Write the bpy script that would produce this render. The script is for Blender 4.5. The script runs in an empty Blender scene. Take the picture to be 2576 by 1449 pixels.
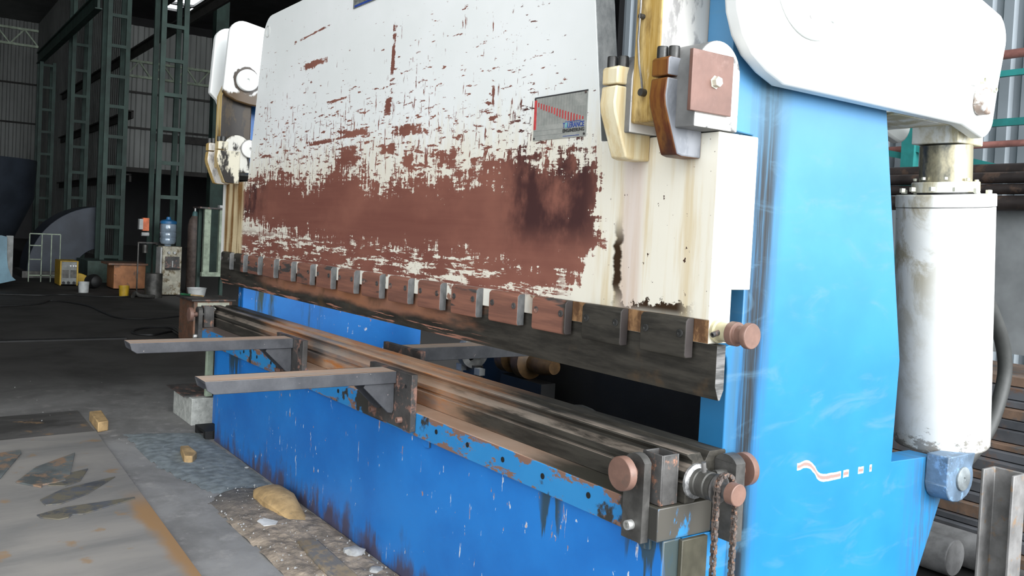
import bpy, bmesh, math, random
from mathutils import Vector, Matrix, noise as mn
PI = math.pi
random.seed(7)
C = bpy.context.scene.collection
S = bpy.context.scene

# ------------------------------------------------------------ camera
cam_d = bpy.data.cameras.new('camera'); cam = bpy.data.objects.new('camera', cam_d); C.objects.link(cam)
cam_d.sensor_width = 36.0; cam_d.lens = 36.0*2219/2576; cam_d.shift_y = -69.5/2576
cam_d.clip_start = 0.05; cam_d.clip_end = 200
rt = Vector((.576295, .815735, .049596)); up = Vector((-.052739, -.023439, .998333)); bk = Vector((.815538, -.577951, .029514))
m = Matrix((rt, up, bk)).transposed().to_4x4(); m.translation = Vector((1.59456, -1.72261, 1.33161))
cam.matrix_world = m
S.camera = cam

# ------------------------------------------------------------ view and sky light (open shed end at +X)
S.view_settings.view_transform = 'Standard'; S.view_settings.look = 'None'
S.view_settings.gamma = 1.0; S.view_settings.use_curve_mapping = False
S.view_settings.exposure = 0.0
W = bpy.data.worlds.new('overcast_sky'); S.world = W; W.use_nodes = True
wn = W.node_tree.nodes; bg = wn['Background']
bg.inputs[0].default_value = (.93, .97, 1.0, 1); bg.inputs[1].default_value = 3.3

# daylight from the open yard beyond the +X end of the shed
yd = bpy.data.lights.new('yard_daylight', 'AREA'); yd.shape = 'RECTANGLE'; yd.size = 8.0; yd.size_y = 5.5; yd.energy = 1850; yd.color = (.96, .98, 1.0)
yo = bpy.data.objects.new('yard_daylight', yd); C.objects.link(yo); yo.location = (9.5, 1.2, 4.2)
yo.rotation_euler = (Vector((-9.5, -.6, -3.0))).to_track_quat('-Z', 'Y').to_euler()

# ------------------------------------------------------------ object helpers
def tag(o, label=None, cat=None, group=None, kind=None):
    if label: o['label'] = label
    if cat: o['category'] = cat
    if group: o['group'] = group
    if kind: o['kind'] = kind
    return o
def thing(name, label, cat, loc=(0, 0, 0), group=None):
    o = bpy.data.objects.new(name, None); C.objects.link(o); o.location = loc
    o.empty_display_size = .05
    return tag(o, label, cat, group)
def base(o):
    p = Vector((0, 0, 0))
    while o is not None:
        p += Vector(o.location); o = o.parent
    return p
class MB:
    def __init__(s): s.v = []; s.f = []
    def add(s, vs, fs):
        k = len(s.v); s.v += [Vector(a) for a in vs]; s.f += [tuple(i+k for i in f) for f in fs]; return s
    def box(s, x0, x1, y0, y1, z0, z1):
        return s.add([(x, y, z) for z in (z0, z1) for y in (y0, y1) for x in (x0, x1)],
                     [(0, 2, 3, 1), (4, 5, 7, 6), (0, 1, 5, 4), (2, 6, 7, 3), (0, 4, 6, 2), (1, 3, 7, 5)])
    def prism(s, pts, ax, a, b):
        g = {'x': lambda p, t: (t, p[0], p[1]), 'y': lambda p, t: (p[0], t, p[1]), 'z': lambda p, t: (p[0], p[1], t)}[ax]
        n = len(pts)
        return s.add([g(p, a) for p in pts]+[g(p, b) for p in pts],
                     [tuple(range(n)), tuple(range(2*n-1, n-1, -1))]+[(i, (i+1) % n, n+(i+1) % n, n+i) for i in range(n)])
    def lathe(s, p0, p1, prof, n=28):
        p0 = Vector(p0); d = Vector(p1)-p0; L = d.length; d.normalize()
        a = d.orthogonal().normalized(); b = d.cross(a)
        vs = []; fs = []
        for t, r in prof:
            for i in range(n):
                w = 2*PI*i/n; vs.append(p0+d*(t*L)+(a*math.cos(w)+b*math.sin(w))*max(r, 1e-5))
        m = len(prof)
        for j in range(m-1):
            for i in range(n): fs.append((j*n+i, j*n+(i+1) % n, (j+1)*n+(i+1) % n, (j+1)*n+i))
        if prof[0][1] > 1e-4: fs.append(tuple(range(n-1, -1, -1)))
        if prof[-1][1] > 1e-4: fs.append(tuple(range((m-1)*n, m*n)))
        return s.add(vs, fs)
    def cyl(s, p0, p1, r, r2=None, n=24):
        return s.lathe(p0, p1, [(0, r), (1, r if r2 is None else r2)], n)
    def bolt(s, p0, p1, r, n=18):      # socket head with a recess
        return s.lathe(p0, p1, [(0, r), (.9, r), (1, r*.92), (1, r*.55), (.45, r*.5), (.45, 0)], n)
    def tube(s, path, r, n=10):
        path = [Vector(p) for p in path]; vs = []; fs = []
        prev = None
        for i, p in enumerate(path):
            d = (path[min(i+1, len(path)-1)]-path[max(i-1, 0)]).normalized()
            a = d.orthogonal().normalized() if prev is None else (prev-d*prev.dot(d)).normalized()
            prev = a; b = d.cross(a)
            for k in range(n):
                w = 2*PI*k/n; vs.append(p+(a*math.cos(w)+b*math.sin(w))*r)
        for j in range(len(path)-1):
            for k in range(n): fs.append((j*n+k, j*n+(k+1) % n, (j+1)*n+(k+1) % n, (j+1)*n+k))
        fs += [tuple(range(n-1, -1, -1)), tuple(range((len(path)-1)*n, len(path)*n))]
        return s.add(vs, fs)
    def bar(s, p0, p1, w, h):
        p0 = Vector(p0); p1 = Vector(p1); d = (p1-p0).normalized()
        u = Vector((0, 0, 1)) if abs(d.z) < .95 else Vector((0, 1, 0))
        a = d.cross(u).normalized()*w/2; b = d.cross(a).normalized()*h/2
        return s.add([p0-a-b, p0+a-b, p0-a+b, p0+a+b, p1-a-b, p1+a-b, p1-a+b, p1+a+b],
                     [(0, 2, 3, 1), (4, 5, 7, 6), (0, 1, 5, 4), (2, 6, 7, 3), (0, 4, 6, 2), (1, 3, 7, 5)])
    def build(s, name, mat, parent=None, bevel=0, seg=2, smooth=True, label=None):
        off = base(parent) if parent else Vector((0, 0, 0))
        me = bpy.data.meshes.new(name); me.from_pydata([tuple(v-off) for v in s.v], [], s.f)
        bm = bmesh.new(); bm.from_mesh(me); bmesh.ops.recalc_face_normals(bm, faces=bm.faces)
        bm.to_mesh(me); bm.free()
        me.materials.append(mat)
        if smooth:
            me.polygons.foreach_set('use_smooth', [True]*len(me.polygons)); me.set_sharp_from_angle(angle=math.radians(38))
        o = bpy.data.objects.new(name, me); C.objects.link(o)
        if parent: o.parent = parent
        if bevel:
            b = o.modifiers.new('bevel', 'BEVEL'); b.width = bevel; b.segments = seg; b.limit_method = 'ANGLE'; b.angle_limit = math.radians(40)
        if label: o['label'] = label
        return o
def B(*a): return MB().box(*a)
def solo(o, label, cat, group=None, kind=None):
    """one-mesh thing: move the origin to its base"""
    me = o.data; xs = [v.co for v in me.vertices]
    c = Vector((sum(p.x for p in xs)/len(xs), sum(p.y for p in xs)/len(xs), min(p.z for p in xs)))
    me.transform(Matrix.Translation(-c)); o.location = c
    return tag(o, label, cat, group, kind)
def struct(o): o['kind'] = 'structure'; return o
def copy_tree(o, parent=None):
    c = o.copy(); C.objects.link(c); c.parent = parent
    for ch in list(o.children): copy_tree(ch, c)
    return c
def arc(cx, cy, r, a0, a1, n=10):
    return [(cx+r*math.cos(math.radians(a0+(a1-a0)*i/n)), cy+r*math.sin(math.radians(a0+(a1-a0)*i/n))) for i in range(n+1)]
def text(name, s, size, mat, parent, mtx, ext=.0006, spacing=1.0, bold=0.0, width=None):
    cu = bpy.data.curves.new(name, 'FONT'); cu.body = s; cu.size = size; cu.extrude = ext; cu.align_x = 'CENTER'; cu.align_y = 'CENTER'
    cu.space_character = spacing; cu.offset = bold; cu.resolution_u = 3
    t = bpy.data.objects.new(name, cu); C.objects.link(t)
    dg = bpy.context.evaluated_depsgraph_get(); me = bpy.data.meshes.new_from_object(t.evaluated_get(dg))
    bpy.data.objects.remove(t)
    if width:
        w = max(v.co.x for v in me.vertices)-min(v.co.x for v in me.vertices); me.transform(Matrix.Diagonal((width/w, 1, 1, 1)))
    me.transform(Matrix.Translation(-base(parent)) @ mtx); me.materials.clear(); me.materials.append(mat)
    o = bpy.data.objects.new(name, me); C.objects.link(o); o.parent = parent; return o

# ------------------------------------------------------------ material helpers
class G:
    def __init__(s, name):
        s.m = bpy.data.materials.new(name); s.m.use_nodes = True; s.t = s.m.node_tree; s.n = s.t.nodes; s.l = s.t.links
        s.b = s.n['Principled BSDF']; g = s.n.new('ShaderNodeNewGeometry'); s.P = g.outputs['Position']
        q = s.n.new('ShaderNodeSeparateXYZ'); s.l.new(s.P, q.inputs[0]); s.x, s.y, s.z = q.outputs
        q = s.n.new('ShaderNodeSeparateXYZ'); s.l.new(g.outputs['True Normal'], q.inputs[0]); s.nx, s.ny, s.nz = q.outputs
    def put(s, sock, v):
        if isinstance(v, bpy.types.NodeSocket): s.l.new(v, sock)
        elif isinstance(v, (tuple, list)): sock.default_value = tuple(v)+(1,) if len(v) == 3 and sock.type == 'RGBA' else tuple(v)
        else: sock.default_value = v
    def op(s, o, a, b=0., c=None, clamp=False):
        n = s.n.new('ShaderNodeMath'); n.operation = o; n.use_clamp = clamp; s.put(n.inputs[0], a); s.put(n.inputs[1], b)
        if c is not None: s.put(n.inputs[2], c)
        return n.outputs[0]
    def add(s, a, b): return s.op('ADD', a, b)
    def sub(s, a, b): return s.op('SUBTRACT', a, b)
    def mul(s, a, b): return s.op('MULTIPLY', a, b)
    def mn(s, a, b): return s.op('MINIMUM', a, b)
    def mx(s, a, b): return s.op('MAXIMUM', a, b)
    def step(s, v, lo, hi):
        n = s.n.new('ShaderNodeMapRange'); n.interpolation_type = 'SMOOTHSTEP'; s.put(n.inputs[0], v); n.inputs[1].default_value = lo; n.inputs[2].default_value = hi
        return n.outputs[0]
    def band(s, v, a, b, w): return s.mul(s.step(v, a-w, a+w), s.sub(1., s.step(v, b-w, b+w)))
    def noise(s, sc=(5, 5, 5), detail=4., rough=.6, off=0., dist=0.):
        if not isinstance(sc, (tuple, list)): sc = (sc,)*3
        mp = s.n.new('ShaderNodeMapping'); s.l.new(s.P, mp.inputs[0]); mp.inputs['Scale'].default_value = sc; mp.inputs['Location'].default_value = (off, off*.7, off*1.3)
        n = s.n.new('ShaderNodeTexNoise'); s.l.new(mp.outputs[0], n.inputs['Vector']); n.inputs['Scale'].default_value = 1.; n.inputs['Detail'].default_value = detail
        n.inputs['Roughness'].default_value = rough; n.inputs['Distortion'].default_value = dist
        return n.outputs[0]
    def mix(s, f, a, b):
        n = s.n.new('ShaderNodeMix'); n.data_type = 'RGBA'; s.put(n.inputs[0], f); s.put(n.inputs[6], a); s.put(n.inputs[7], b); return n.outputs[2]
    def curve(s, v, lo, hi, pts, ylo, yhi):
        t = s.n.new('ShaderNodeMapRange'); s.put(t.inputs[0], v); t.inputs[1].default_value = lo; t.inputs[2].default_value = hi
        c = s.n.new('ShaderNodeFloatCurve'); cv = c.mapping.curves[0]
        for i, (a, b) in enumerate(pts):
            q = ((a-lo)/(hi-lo), (b-ylo)/(yhi-ylo))
            if i < 2: cv.points[i].location = q
            else: cv.points.new(*q)
        for p in cv.points: p.handle_type = 'AUTO_CLAMPED'
        c.mapping.update(); s.l.new(t.outputs[0], c.inputs['Value'])
        return s.add(s.mul(c.outputs[0], yhi-ylo), ylo)
    def done(s, col, rough=.6, metal=0., bump=None, bs=.3, bd=.01, spec=.5, emit=None):
        s.put(s.b.inputs['Base Color'], col); s.put(s.b.inputs['Roughness'], rough); s.put(s.b.inputs['Metallic'], metal)
        s.b.inputs['Specular IOR Level'].default_value = spec
        if bump is not None:
            n = s.n.new('ShaderNodeBump'); n.inputs['Strength'].default_value = bs; n.inputs['Distance'].default_value = bd
            s.l.new(bump, n.inputs['Height']); s.l.new(n.outputs[0], s.b.inputs['Normal'])
        if emit: s.b.inputs['Emission Color'].default_value = emit[:3]+(1,); s.b.inputs['Emission Strength'].default_value = emit[3]
        return s.m
def simple(name, col, rough=.6, metal=0., var=.35, sc=6., rust=None, ramt=.5, emit=None, spec=.5):
    g = G(name); n1 = g.noise(sc); c = g.mix(g.step(n1, .3, .7), tuple(k*(1-var) for k in col), tuple(min(1, k*(1+var)) for k in col))
    if rust:
        n2 = g.noise(sc*1.7, 6., .7, off=3.1); c = g.mix(g.step(n2, 1-ramt-.06, 1-ramt+.06), c, rust)
    return g.done(c, rough, metal, bump=g.noise(sc*9, 3.), bs=.12, bd=.004, spec=spec, emit=emit)

WHITE = (.74, .75, .73)
# --- scratched white ram paint over brown primer
def ram_mat():
    g = G('worn_white_ram_paint')
    top = g.curve(g.x, -3.7, -.3, [(-3.7, 1.52), (-3.45, 1.57), (-3.07, 1.60), (-2.6, 1.53), (-2.3, 1.61), (-2.07, 1.57), (-1.83, 1.51), (-1.53, 1.56), (-1.36, 1.52), (-1.08, 1.555), (-.84, 1.585), (-.6, 1.60), (-.43, 1.56), (-.36, 1.40), (-.3, 1.38)], 1.2, 1.8)
    bot = g.curve(g.x, -3.7, -.3, [(-3.7, 1.37), (-3.35, 1.32), (-2.9, 1.28), (-2.4, 1.25), (-1.66, 1.23), (-1.06, 1.235), (-.81, 1.20), (-.6, 1.17), (-.42, 1.30), (-.3, 1.38)], 1.0, 1.6)
    ft = g.mul(g.sub(top, g.z), 7.); fb = g.mul(g.sub(g.z, bot), 11.); fr = g.mul(g.sub(-.40, g.x), 11.)
    f = g.mx(g.mn(g.mn(ft, fb), g.mn(fr, 1.)), -1.45)
    nb = g.sub(g.noise((9, 9, 13), 9., .72, dist=.4), .5)
    nv = g.sub(g.noise((38, 38, 5), 6., .7, off=4), .5)
    nh = g.sub(g.noise((5, 5, 48), 6., .7, off=9), .5)
    brown = g.step(g.add(f, g.add(g.mul(nb, 3.2), g.add(g.mul(nv, 2.6), g.mul(nh, 2.2)))), -.03, .05)
    low = g.mul(g.step(g.z, 1.30, 1.24), g.step(g.x, -.5, -.62))
    brown = g.mx(brown, g.mul(low, g.step(g.add(g.mul(nh, 1.7), nb), -.09, -.05)))
    # chips and scratches above the worn band
    cl = g.noise((2.6, 2.6, 2.2), 2., .5, off=21)
    reg = g.mul(g.band(g.x, -3.45, -.62, .2), g.step(g.z, 2.5, 1.6))
    ch = g.noise((16, 16, 75), 5., .62, off=31); cv = g.noise((70, 70, 12), 5., .62, off=41)
    thr = g.add(g.mul(cl, .17), g.mul(reg, .13))
    chips = g.mx(g.step(g.add(ch, thr), .800, .812), g.step(g.add(cv, thr), .815, .827))
    fl = g.noise((3, 3, 3), 7., .75, off=55, dist=.6)
    chips = g.mx(chips, g.step(g.add(fl, g.mul(reg, .05)), .725, .732))
    brown = g.mx(brown, chips)
    # individual gouges: centre x, z, half length, half height, slope
    for cx, cz, wx, wz, sl in ((-2.48, 1.735, .22, .012, .0), (-2.13, 1.755, .19, .020, .0), (-2.20, 1.655, .17, .055, 0), (-1.61, 1.735, .16, .028, .02), (-2.62, 2.135, .17, .020, .06), (-2.73, 2.13, .03, .035, 0), (-2.32, 1.925, .13, .008, .03),
                           (-1.80, 1.85, .035, .06, 0), (-1.775, 2.06, .018, .13, -8), (-3.28, 1.70, .13, .012, 0), (-2.96, 1.715, .07, .022, 0), (-1.60, 1.60, .05, .07, 0), (-1.80, 1.665, .07, .02, 0), (-2.66, 2.29, .22, .007, .05), (-1.0, 1.815, .010, .05, 0), (-1.30, 1.60, .11, .05, 0)):
        u = g.sub(g.x, cx); w = g.sub(g.z, g.add(cz, g.mul(u, sl))) if abs(sl) < 1 else g.sub(g.z, cz)
        if abs(sl) >= 1: u = g.sub(u, g.mul(w, 1/sl*-.6))
        d = g.mx(g.op('ABSOLUTE', g.mul(u, 1/wx)), g.op('ABSOLUTE', g.mul(w, 1/wz)))
        e = g.add(g.sub(1., d), g.add(g.mul(nb, 3.), g.add(g.mul(nv, 1.6), g.mul(nh, 2.2))))
        brown = g.mx(brown, g.mul(g.step(e, .26, .34), g.step(d, 1.9, 1.7)))
    onX = g.step(g.x, -.38, -.42)
    brown = g.mul(brown, g.step(g.ny, -.3, -.6))
    # colours
    tone = g.noise((2.2, 2.2, 3.5), 4., .6, off=2)
    bc = g.mix(g.step(tone, .35, .65), (.150, .048, .036), (.235, .088, .062))
    bc = g.mix(g.mul(g.noise((1.5, 1.5, 40), 3.), .5), bc, (.30, .13, .09))
    dk = g.mx(g.mul(g.band(g.x, -.88, -.40, .09), g.step(g.z, 1.25, 1.38)), g.mul(g.step(g.x, -3.15, -3.45), g.band(g.z, 1.36, 1.56, .05)))
    bc = g.mix(g.mul(dk, g.step(g.noise((7, 7, 5), 5., .65, off=12), .30, .6)), bc, (.052, .018, .017))
    wc = g.mix(g.step(g.noise((1.2, 1.2, 1.6), 4.), .35, .7), (.80, .82, .80), (.87, .88, .87))
    cream = g.mul(g.step(g.add(g.z, g.mul(nv, .5)), 1.82, 1.55), .75)
    wc = g.mix(cream, wc, (.76, .70, .56))
    # oily streaks on the right shoulder
    sr = g.mul(g.step(g.x, -.45, -.36), g.step(g.ny, -.3, -.6))
    st = g.noise((22, 22, 1.6), 5., .6, off=5); sb = g.noise((9, 9, 1.1), 4., .6, off=15)
    wc = g.mix(g.mul(g.mul(sr, .7), g.step(st, .48, .70)), wc, (.62, .49, .28))
    wc = g.mix(g.mul(g.mul(sr, .6), g.step(sb, .56, .74)), wc, (.42, .28, .12))
    wc = g.mix(g.mul(g.mul(sr, .55), g.band(g.x, -.30, -.215, .02)), wc, (.60, .47, .44))
    d1 = g.mul(g.band(g.add(g.x, g.mul(g.sub(g.noise((3, 3, 14), 5.), .5), .09)), -.325, -.292, .006), g.band(g.z, 1.16, 1.36, .05))
    d2 = g.mul(g.band(g.x, -.29, -.03, .04), g.step(g.add(g.noise((18, 18, 22), 6., .7, off=8), g.mul(g.sub(1.19, g.z), 4.)), .60, .64))
    d2 = g.mul(d2, g.band(g.z, 1.135, 1.24, .02))
    col = g.mix(brown, wc, bc)
    col = g.mix(g.mul(g.mx(d1, d2), g.step(g.ny, -.3, -.6)), col, (.035, .018, .008))
    col = g.mix(g.mul(sr, g.step(g.noise((60, 60, 42), 3., .6, off=88), .70, .72)), col, (.06, .03, .02))
    # bare strip behind the clamps
    lip = g.mul(g.step(g.z, 1.139, 1.135), g.step(g.ny, -.3, -.6))
    lc = g.mix(g.step(g.noise((14, 14, 9), 5., .7, off=77), .42, .6), (.10, .05, .025), (.30, .17, .08))
    lc = g.mix(g.step(g.x, -.65, -.8), lc, g.mix(g.step(g.noise(11, 4.), .56, .6), (.74, .72, .64), (.25, .13, .09)))
    col = g.mix(lip, col, lc)
    # stained left shoulder
    ls = g.mul(g.step(g.x, -3.60, -3.66), g.step(g.ny, -.3, -.6))
    lsc = g.mix(g.step(g.noise((16, 16, 1.2), 4., .6, off=3), .42, .6), (.62, .50, .30), (.20, .10, .03))
    lsc = g.mix(g.step(g.x, -3.96, -3.985), lsc, (.75, .74, .70))
    col = g.mix(ls, col, lsc)
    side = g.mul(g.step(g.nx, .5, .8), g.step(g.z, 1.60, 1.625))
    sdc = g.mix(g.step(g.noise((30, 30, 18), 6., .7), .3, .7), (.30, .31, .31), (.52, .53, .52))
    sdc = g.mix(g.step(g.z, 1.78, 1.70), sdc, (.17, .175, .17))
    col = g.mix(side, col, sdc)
    ps = g.mul(g.step(g.nx, .5, .8), g.mul(g.step(g.z, 1.5, 1.56), g.step(g.z, 1.632, 1.6)))
    rr = g.op('SQRT', g.add(g.op('POWER', g.sub(g.y, -.0), 2.), g.op('POWER', g.sub(g.z, 1.52), 2.)))
    col = g.mix(g.mul(ps, g.band(rr, .085, .125, .004)), col, (.30, .30, .31))
    return g.done(col, g.add(.38, g.mul(brown, .2)), 0., bump=g.add(g.mul(brown, -.5), g.mul(g.noise(90, 2.), .2)), bs=.25, bd=.002)

def blue_mat(name, front=True, plain=False):
    g = G(name)
    n = g.noise((2, 2, 2.5), 5., .6)
    col = g.mix(g.step(n, .3, .7), (.007, .145, .50), (.014, .205, .62)) if front else g.mix(g.step(n, .3, .7), g.mix(g.step(g.z, .9, 1.75), (.008, .165, .40), (.045, .195, .40)), g.mix(g.step(g.z, .9, 1.75), (.014, .20, .46), (.06, .235, .46)))
    # white chips and vertical scratches
    c1 = g.noise((36, 36, 18), 4., .6, off=6); c2 = g.noise((55, 55, 7), 5., .65, off=16); cl = g.noise((3, 3, 3), 2., off=26)
    chips = g.mx(g.step(g.add(c1, g.mul(cl, .2)), .775, .79), g.step(g.add(c2, g.mul(cl, .22)), .785, .80))
    if not front: chips = g.mul(g.step(g.noise((30, 30, 30), 4., off=66), .80, .81), .6)
    col = g.mix(chips, col, g.mix(g.step(g.noise(25., 2., off=4), .45, .6), (.62, .66, .72), (.38, .22, .2)))
    vst = g.noise((24, 24, 1.8), 5., .65, off=36)
    if plain:
        col = g.mix(g.mul(g.step(vst, .5, .65), g.step(g.y, .75, .45)), col, (.03, .06, .05)); rough = .4
    elif front:
        rusty = g.step(g.add(g.add(g.mul(g.sub(.17, g.z), 3.2), g.mul(g.sub(g.noise((9, 9, 5), 5., off=2), .5), 1.6)), g.mul(g.sub(vst, .5), .8)), .12, .6)
        col = g.mix(g.mul(rusty, .85), col, (.075, .045, .04))
        # oil running from the beam
        dr = g.mul(g.step(g.add(vst, g.mul(g.sub(g.z, .50), 1.5)), .46, .52), g.mx(g.band(g.x, -.50, -.40, .02), g.mx(g.band(g.x, -.12, .1, .03), g.band(g.x, -3.5, -3.3, .05))))
        col = g.mix(g.mul(dr, .9), col, (.030, .055, .055))
        e = g.mul(g.step(g.nx, .5, .8), g.step(g.add(g.noise((20, 20, 6), 5., off=9), g.mul(g.z, .25)), .38, .52))
        col = g.mix(g.mul(e, .85), col, (.05, .065, .06))
        # bolted beam face: patchy rust
        led = g.mul(g.step(g.z, .567, .571), g.step(g.ny, -.3, -.6))
        pr = g.step(g.add(g.noise((9, 9, 22), 6., .7, off=44), g.mul(g.op('ABSOLUTE', g.sub(g.z, .612)), 3.2)), .605, .645)
        col = g.mix(led, col, g.mix(g.step(n, .3, .7), (.018, .20, .50), (.03, .25, .56)))
        col = g.mix(g.mul(led, pr), col, (.22, .125, .09))
        pd = g.mul(led, g.step(g.add(g.noise((8, 8, 8), 5., off=51), g.mx(g.mul(g.step(g.x, -.28, -.1), .25), g.mul(g.band(g.x, -1.74, -1.5, .03), .3))), .62, .68))
        col = g.mix(pd, col, (.035, .034, .03))
        tp = g.step(g.nz, .5, .8)
        tc = g.mix(g.step(g.noise((3, 6, 6), 5., off=61), .35, .65), (.36, .235, .165), (.46, .33, .25))
        tc = g.mix(g.step(g.add(g.x, g.mul(g.noise((4, 12, 4), 4.), .3)), -.48, -.18), tc, (.045, .042, .033))
        tc = g.mix(g.step(g.x, -2.9, -3.4), tc, (.16, .125, .11))
        col = g.mix(g.mul(tp, g.step(g.z, .6, .62)), col, tc)
        xe = g.mul(g.step(g.nx, .5, .8), g.step(g.z, .56, .58))
        xc = g.mix(g.step(g.noise((9, 12, 5), 5., .7, off=71), .50, .56), (.075, .070, .06), (.03, .20, .42))
        col = g.mix(xe, col, xc)
        rough = .38
    else:
        # grease running down behind the front edge, smears over the plate
        yy = g.add(g.y, g.mul(g.sub(g.noise((1, 6, 1.5), 4., off=3), .5), .05))
        drift = g.add(yy, g.mul(g.sub(g.z, .6), -.035))
        s1 = g.mul(g.band(drift, .155, .235, .022), g.step(g.noise((1, 40, 1.3), 5., .7, off=13), .30, .56))
        s2 = g.mul(g.band(drift, .10, .27, .05), g.step(g.noise((1, 20, .9), 4., .6, off=23), .36, .60))
        col = g.mix(g.mul(s2, .7), col, (.035, .085, .11)); col = g.mix(g.mul(s1, .95), col, (.005, .005, .005)); col = g.mix(g.mul(g.step(g.z, 1.5, 1.75), .35), col, (.10, .24, .36))
        sm = g.step(g.noise((1, 3.2, 9), 5., .65, off=33, dist=1.2), .52, .74)
        col = g.mix(g.mul(sm, .45), col, (.10, .22, .32))
        bl = g.mul(g.step(g.y, .95, 1.16), g.step(g.noise((1, 30, 3), 5., .7, off=43), .38, .6))
        col = g.mix(g.mul(bl, .7), col, (.05, .09, .12))
        # long chip in the paint
        zc = g.curve(g.y, .41, .86, [(.41, .735), (.447, .70), (.475, .705), (.52, .685), (.55, .658), (.60, .652), (.68, .653), (.78, .655), (.86, .655)], .6, .8)
        dz = g.op('ABSOLUTE', g.sub(g.add(g.z, g.mul(g.sub(g.noise((1, 40, 40), 3.), .5), .006)), zc))
        seg = g.mx(g.band(g.y, .44, .655, .002), g.mx(g.band(g.y, .668, .695, .002), g.mx(g.band(g.y, .745, .772, .003), g.band(g.y, .805, .816, .002))))
        col = g.mix(g.mul(seg, g.step(dz, .0115, .0105)), col, (.85, .85, .82)); col = g.mix(g.mul(seg, g.step(dz, .0055, .0045)), col, (.30, .20, .18))
        rough = .45
    return g.done(col, rough, 0., bump=g.noise((30, 30, 30), 4.), bs=.05, bd=.003)

def tool_steel(name, kind):
    g = G(name)
    n = g.noise((1.6, 9, 9), 5., .65); n2 = g.noise((4, 22, 30), 5., .7, off=5)
    dark = g.mix(g.step(n2, .35, .65), (.020, .0185, .015), (.052, .047, .038))
    if kind == 'die':
        rust = g.mix(g.step(n, .38, .62), (.30, .165, .105), (.42, .27, .175)); rust = g.mix(g.step(n2, .46, .66), rust, (.42, .16, .045)); rust = g.mix(g.step(g.noise((2, 8, 8), 4., off=9), .5, .7), rust, (.17, .155, .15))
        fx = g.mul(g.step(g.add(g.x, g.mul(g.sub(n, .5), 1.8)), -.65, -1.35), g.step(g.add(g.x, g.mul(n, .4)), -3.1, -2.7))
        col = g.mix(fx, dark, rust)
        edge = g.mul(g.step(g.nz, .6, .75), g.mul(g.step(g.add(g.y, 0.), .02, -.005), .55))
        col = g.mix(g.mul(edge, g.step(n2, .3, .6)), col, (.40, .33, .27))
    elif kind == 'punch':
        rust = g.mix(g.step(n, .35, .6), (.33, .145, .075), (.27, .13, .085))
        fx = g.mul(g.step(g.add(g.x, g.mul(g.sub(n, .5), 1.6)), -.95, -1.45), g.mul(g.step(g.add(g.x, g.mul(n, .5)), -3.2, -2.8), g.step(g.add(g.z, g.mul(g.noise((3, 3, 8), 4., off=6), .08)), 1.005, 1.035)))
        col = g.mix(fx, dark, rust)
        col = g.mix(g.mul(g.step(g.add(g.noise((4, 4, 90), 5., off=8), g.mul(g.step(g.z, .975, .955), .1)), .66, .70), g.step(g.x, -.9, -1.3)), col, (.42, .20, .14))
        col = g.mix(g.mul(g.step(g.noise((6, 6, 6), 4., off=18), .55, .7), .6), col, (.105, .065, .033))
        cut = g.mix(g.step(g.noise((4, 10, 90), 3.), .35, .65), (.07, .07, .068), (.20, .195, .19)); col = g.mix(g.step(g.nx, .5, .8), col, cut)
    else:
        rust = g.mix(g.step(g.noise((2, 2, 36), 5., .7), .35, .6), (.28, .125, .085), (.185, .085, .062)); rust = g.mix(g.step(g.noise((3, 3, 18), 4., off=5), .60, .66), rust, (.06, .055, .052))
        fx = g.mul(g.step(g.x, -.50, -.52), g.step(g.x, -3.56, -3.52))
        col = g.mix(fx, dark, rust)
        cut = g.mix(g.step(g.noise((4, 40, 20), 4.), .3, .7), (.10, .105, .105), (.18, .182, .182)); cut = g.mix(g.step(g.x, -.6, -.5), cut, (.05, .042, .040))
        col = g.mix(g.step(g.nx, .5, .8), col, cut)
    return g.done(col, g.add(.50, g.mul(n2, .25)), .1, bump=n2, bs=.15, bd=.004, spec=.35)

def white_mat(name, stain=(.42, .36, .22), amt=.5, sc=5., seam=None):
    g = G(name)
    c = g.mix(g.step(g.noise(sc*.5, 4.), .3, .7), (.70, .72, .70), (.80, .81, .79))
    c = g.mix(g.mul(g.step(g.noise((sc, sc, sc*.35), 6., .68, off=4, dist=.5), 1-amt-.02, 1-amt+.14), .85), c, stain)
    c = g.mix(g.step(g.noise((sc*5, sc*5, sc*5), 5., .7, off=14), .73, .745), c, (.07, .06, .05))
    return g.done(c, .42, 0.)

def cyl_mat():
    g = G('stained_white_cylinder_paint')
    c = g.mix(g.step(g.noise(3., 4.), .3, .7), (.72, .73, .70), (.80, .81, .79))
    lf = g.step(g.add(g.x, g.mul(g.sub(g.y, 1.2), .9)), .02, -.14)
    up_ = g.step(g.z, 1.05, 1.3)
    c = g.mix(g.mul(g.mul(lf, g.step(g.noise((7, 7, 5), 6., .7, off=4, dist=.7), .42, .60)), g.add(.40, g.mul(up_, .6))), c, (.36, .31, .20))
    c = g.mix(g.mul(lf, g.step(g.noise((8, 8, 60), 5., .6, off=14), .70, .73)), c, (.10, .09, .07))
    lo = g.step(g.add(g.noise((14, 14, 26), 6., .75, off=24), g.mul(g.sub(.75, g.z), 2.0)), .60, .68)
    c = g.mix(g.mul(lo, .85), c, (.20, .18, .15))
    return g.done(c, .4, 0.)

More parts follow.
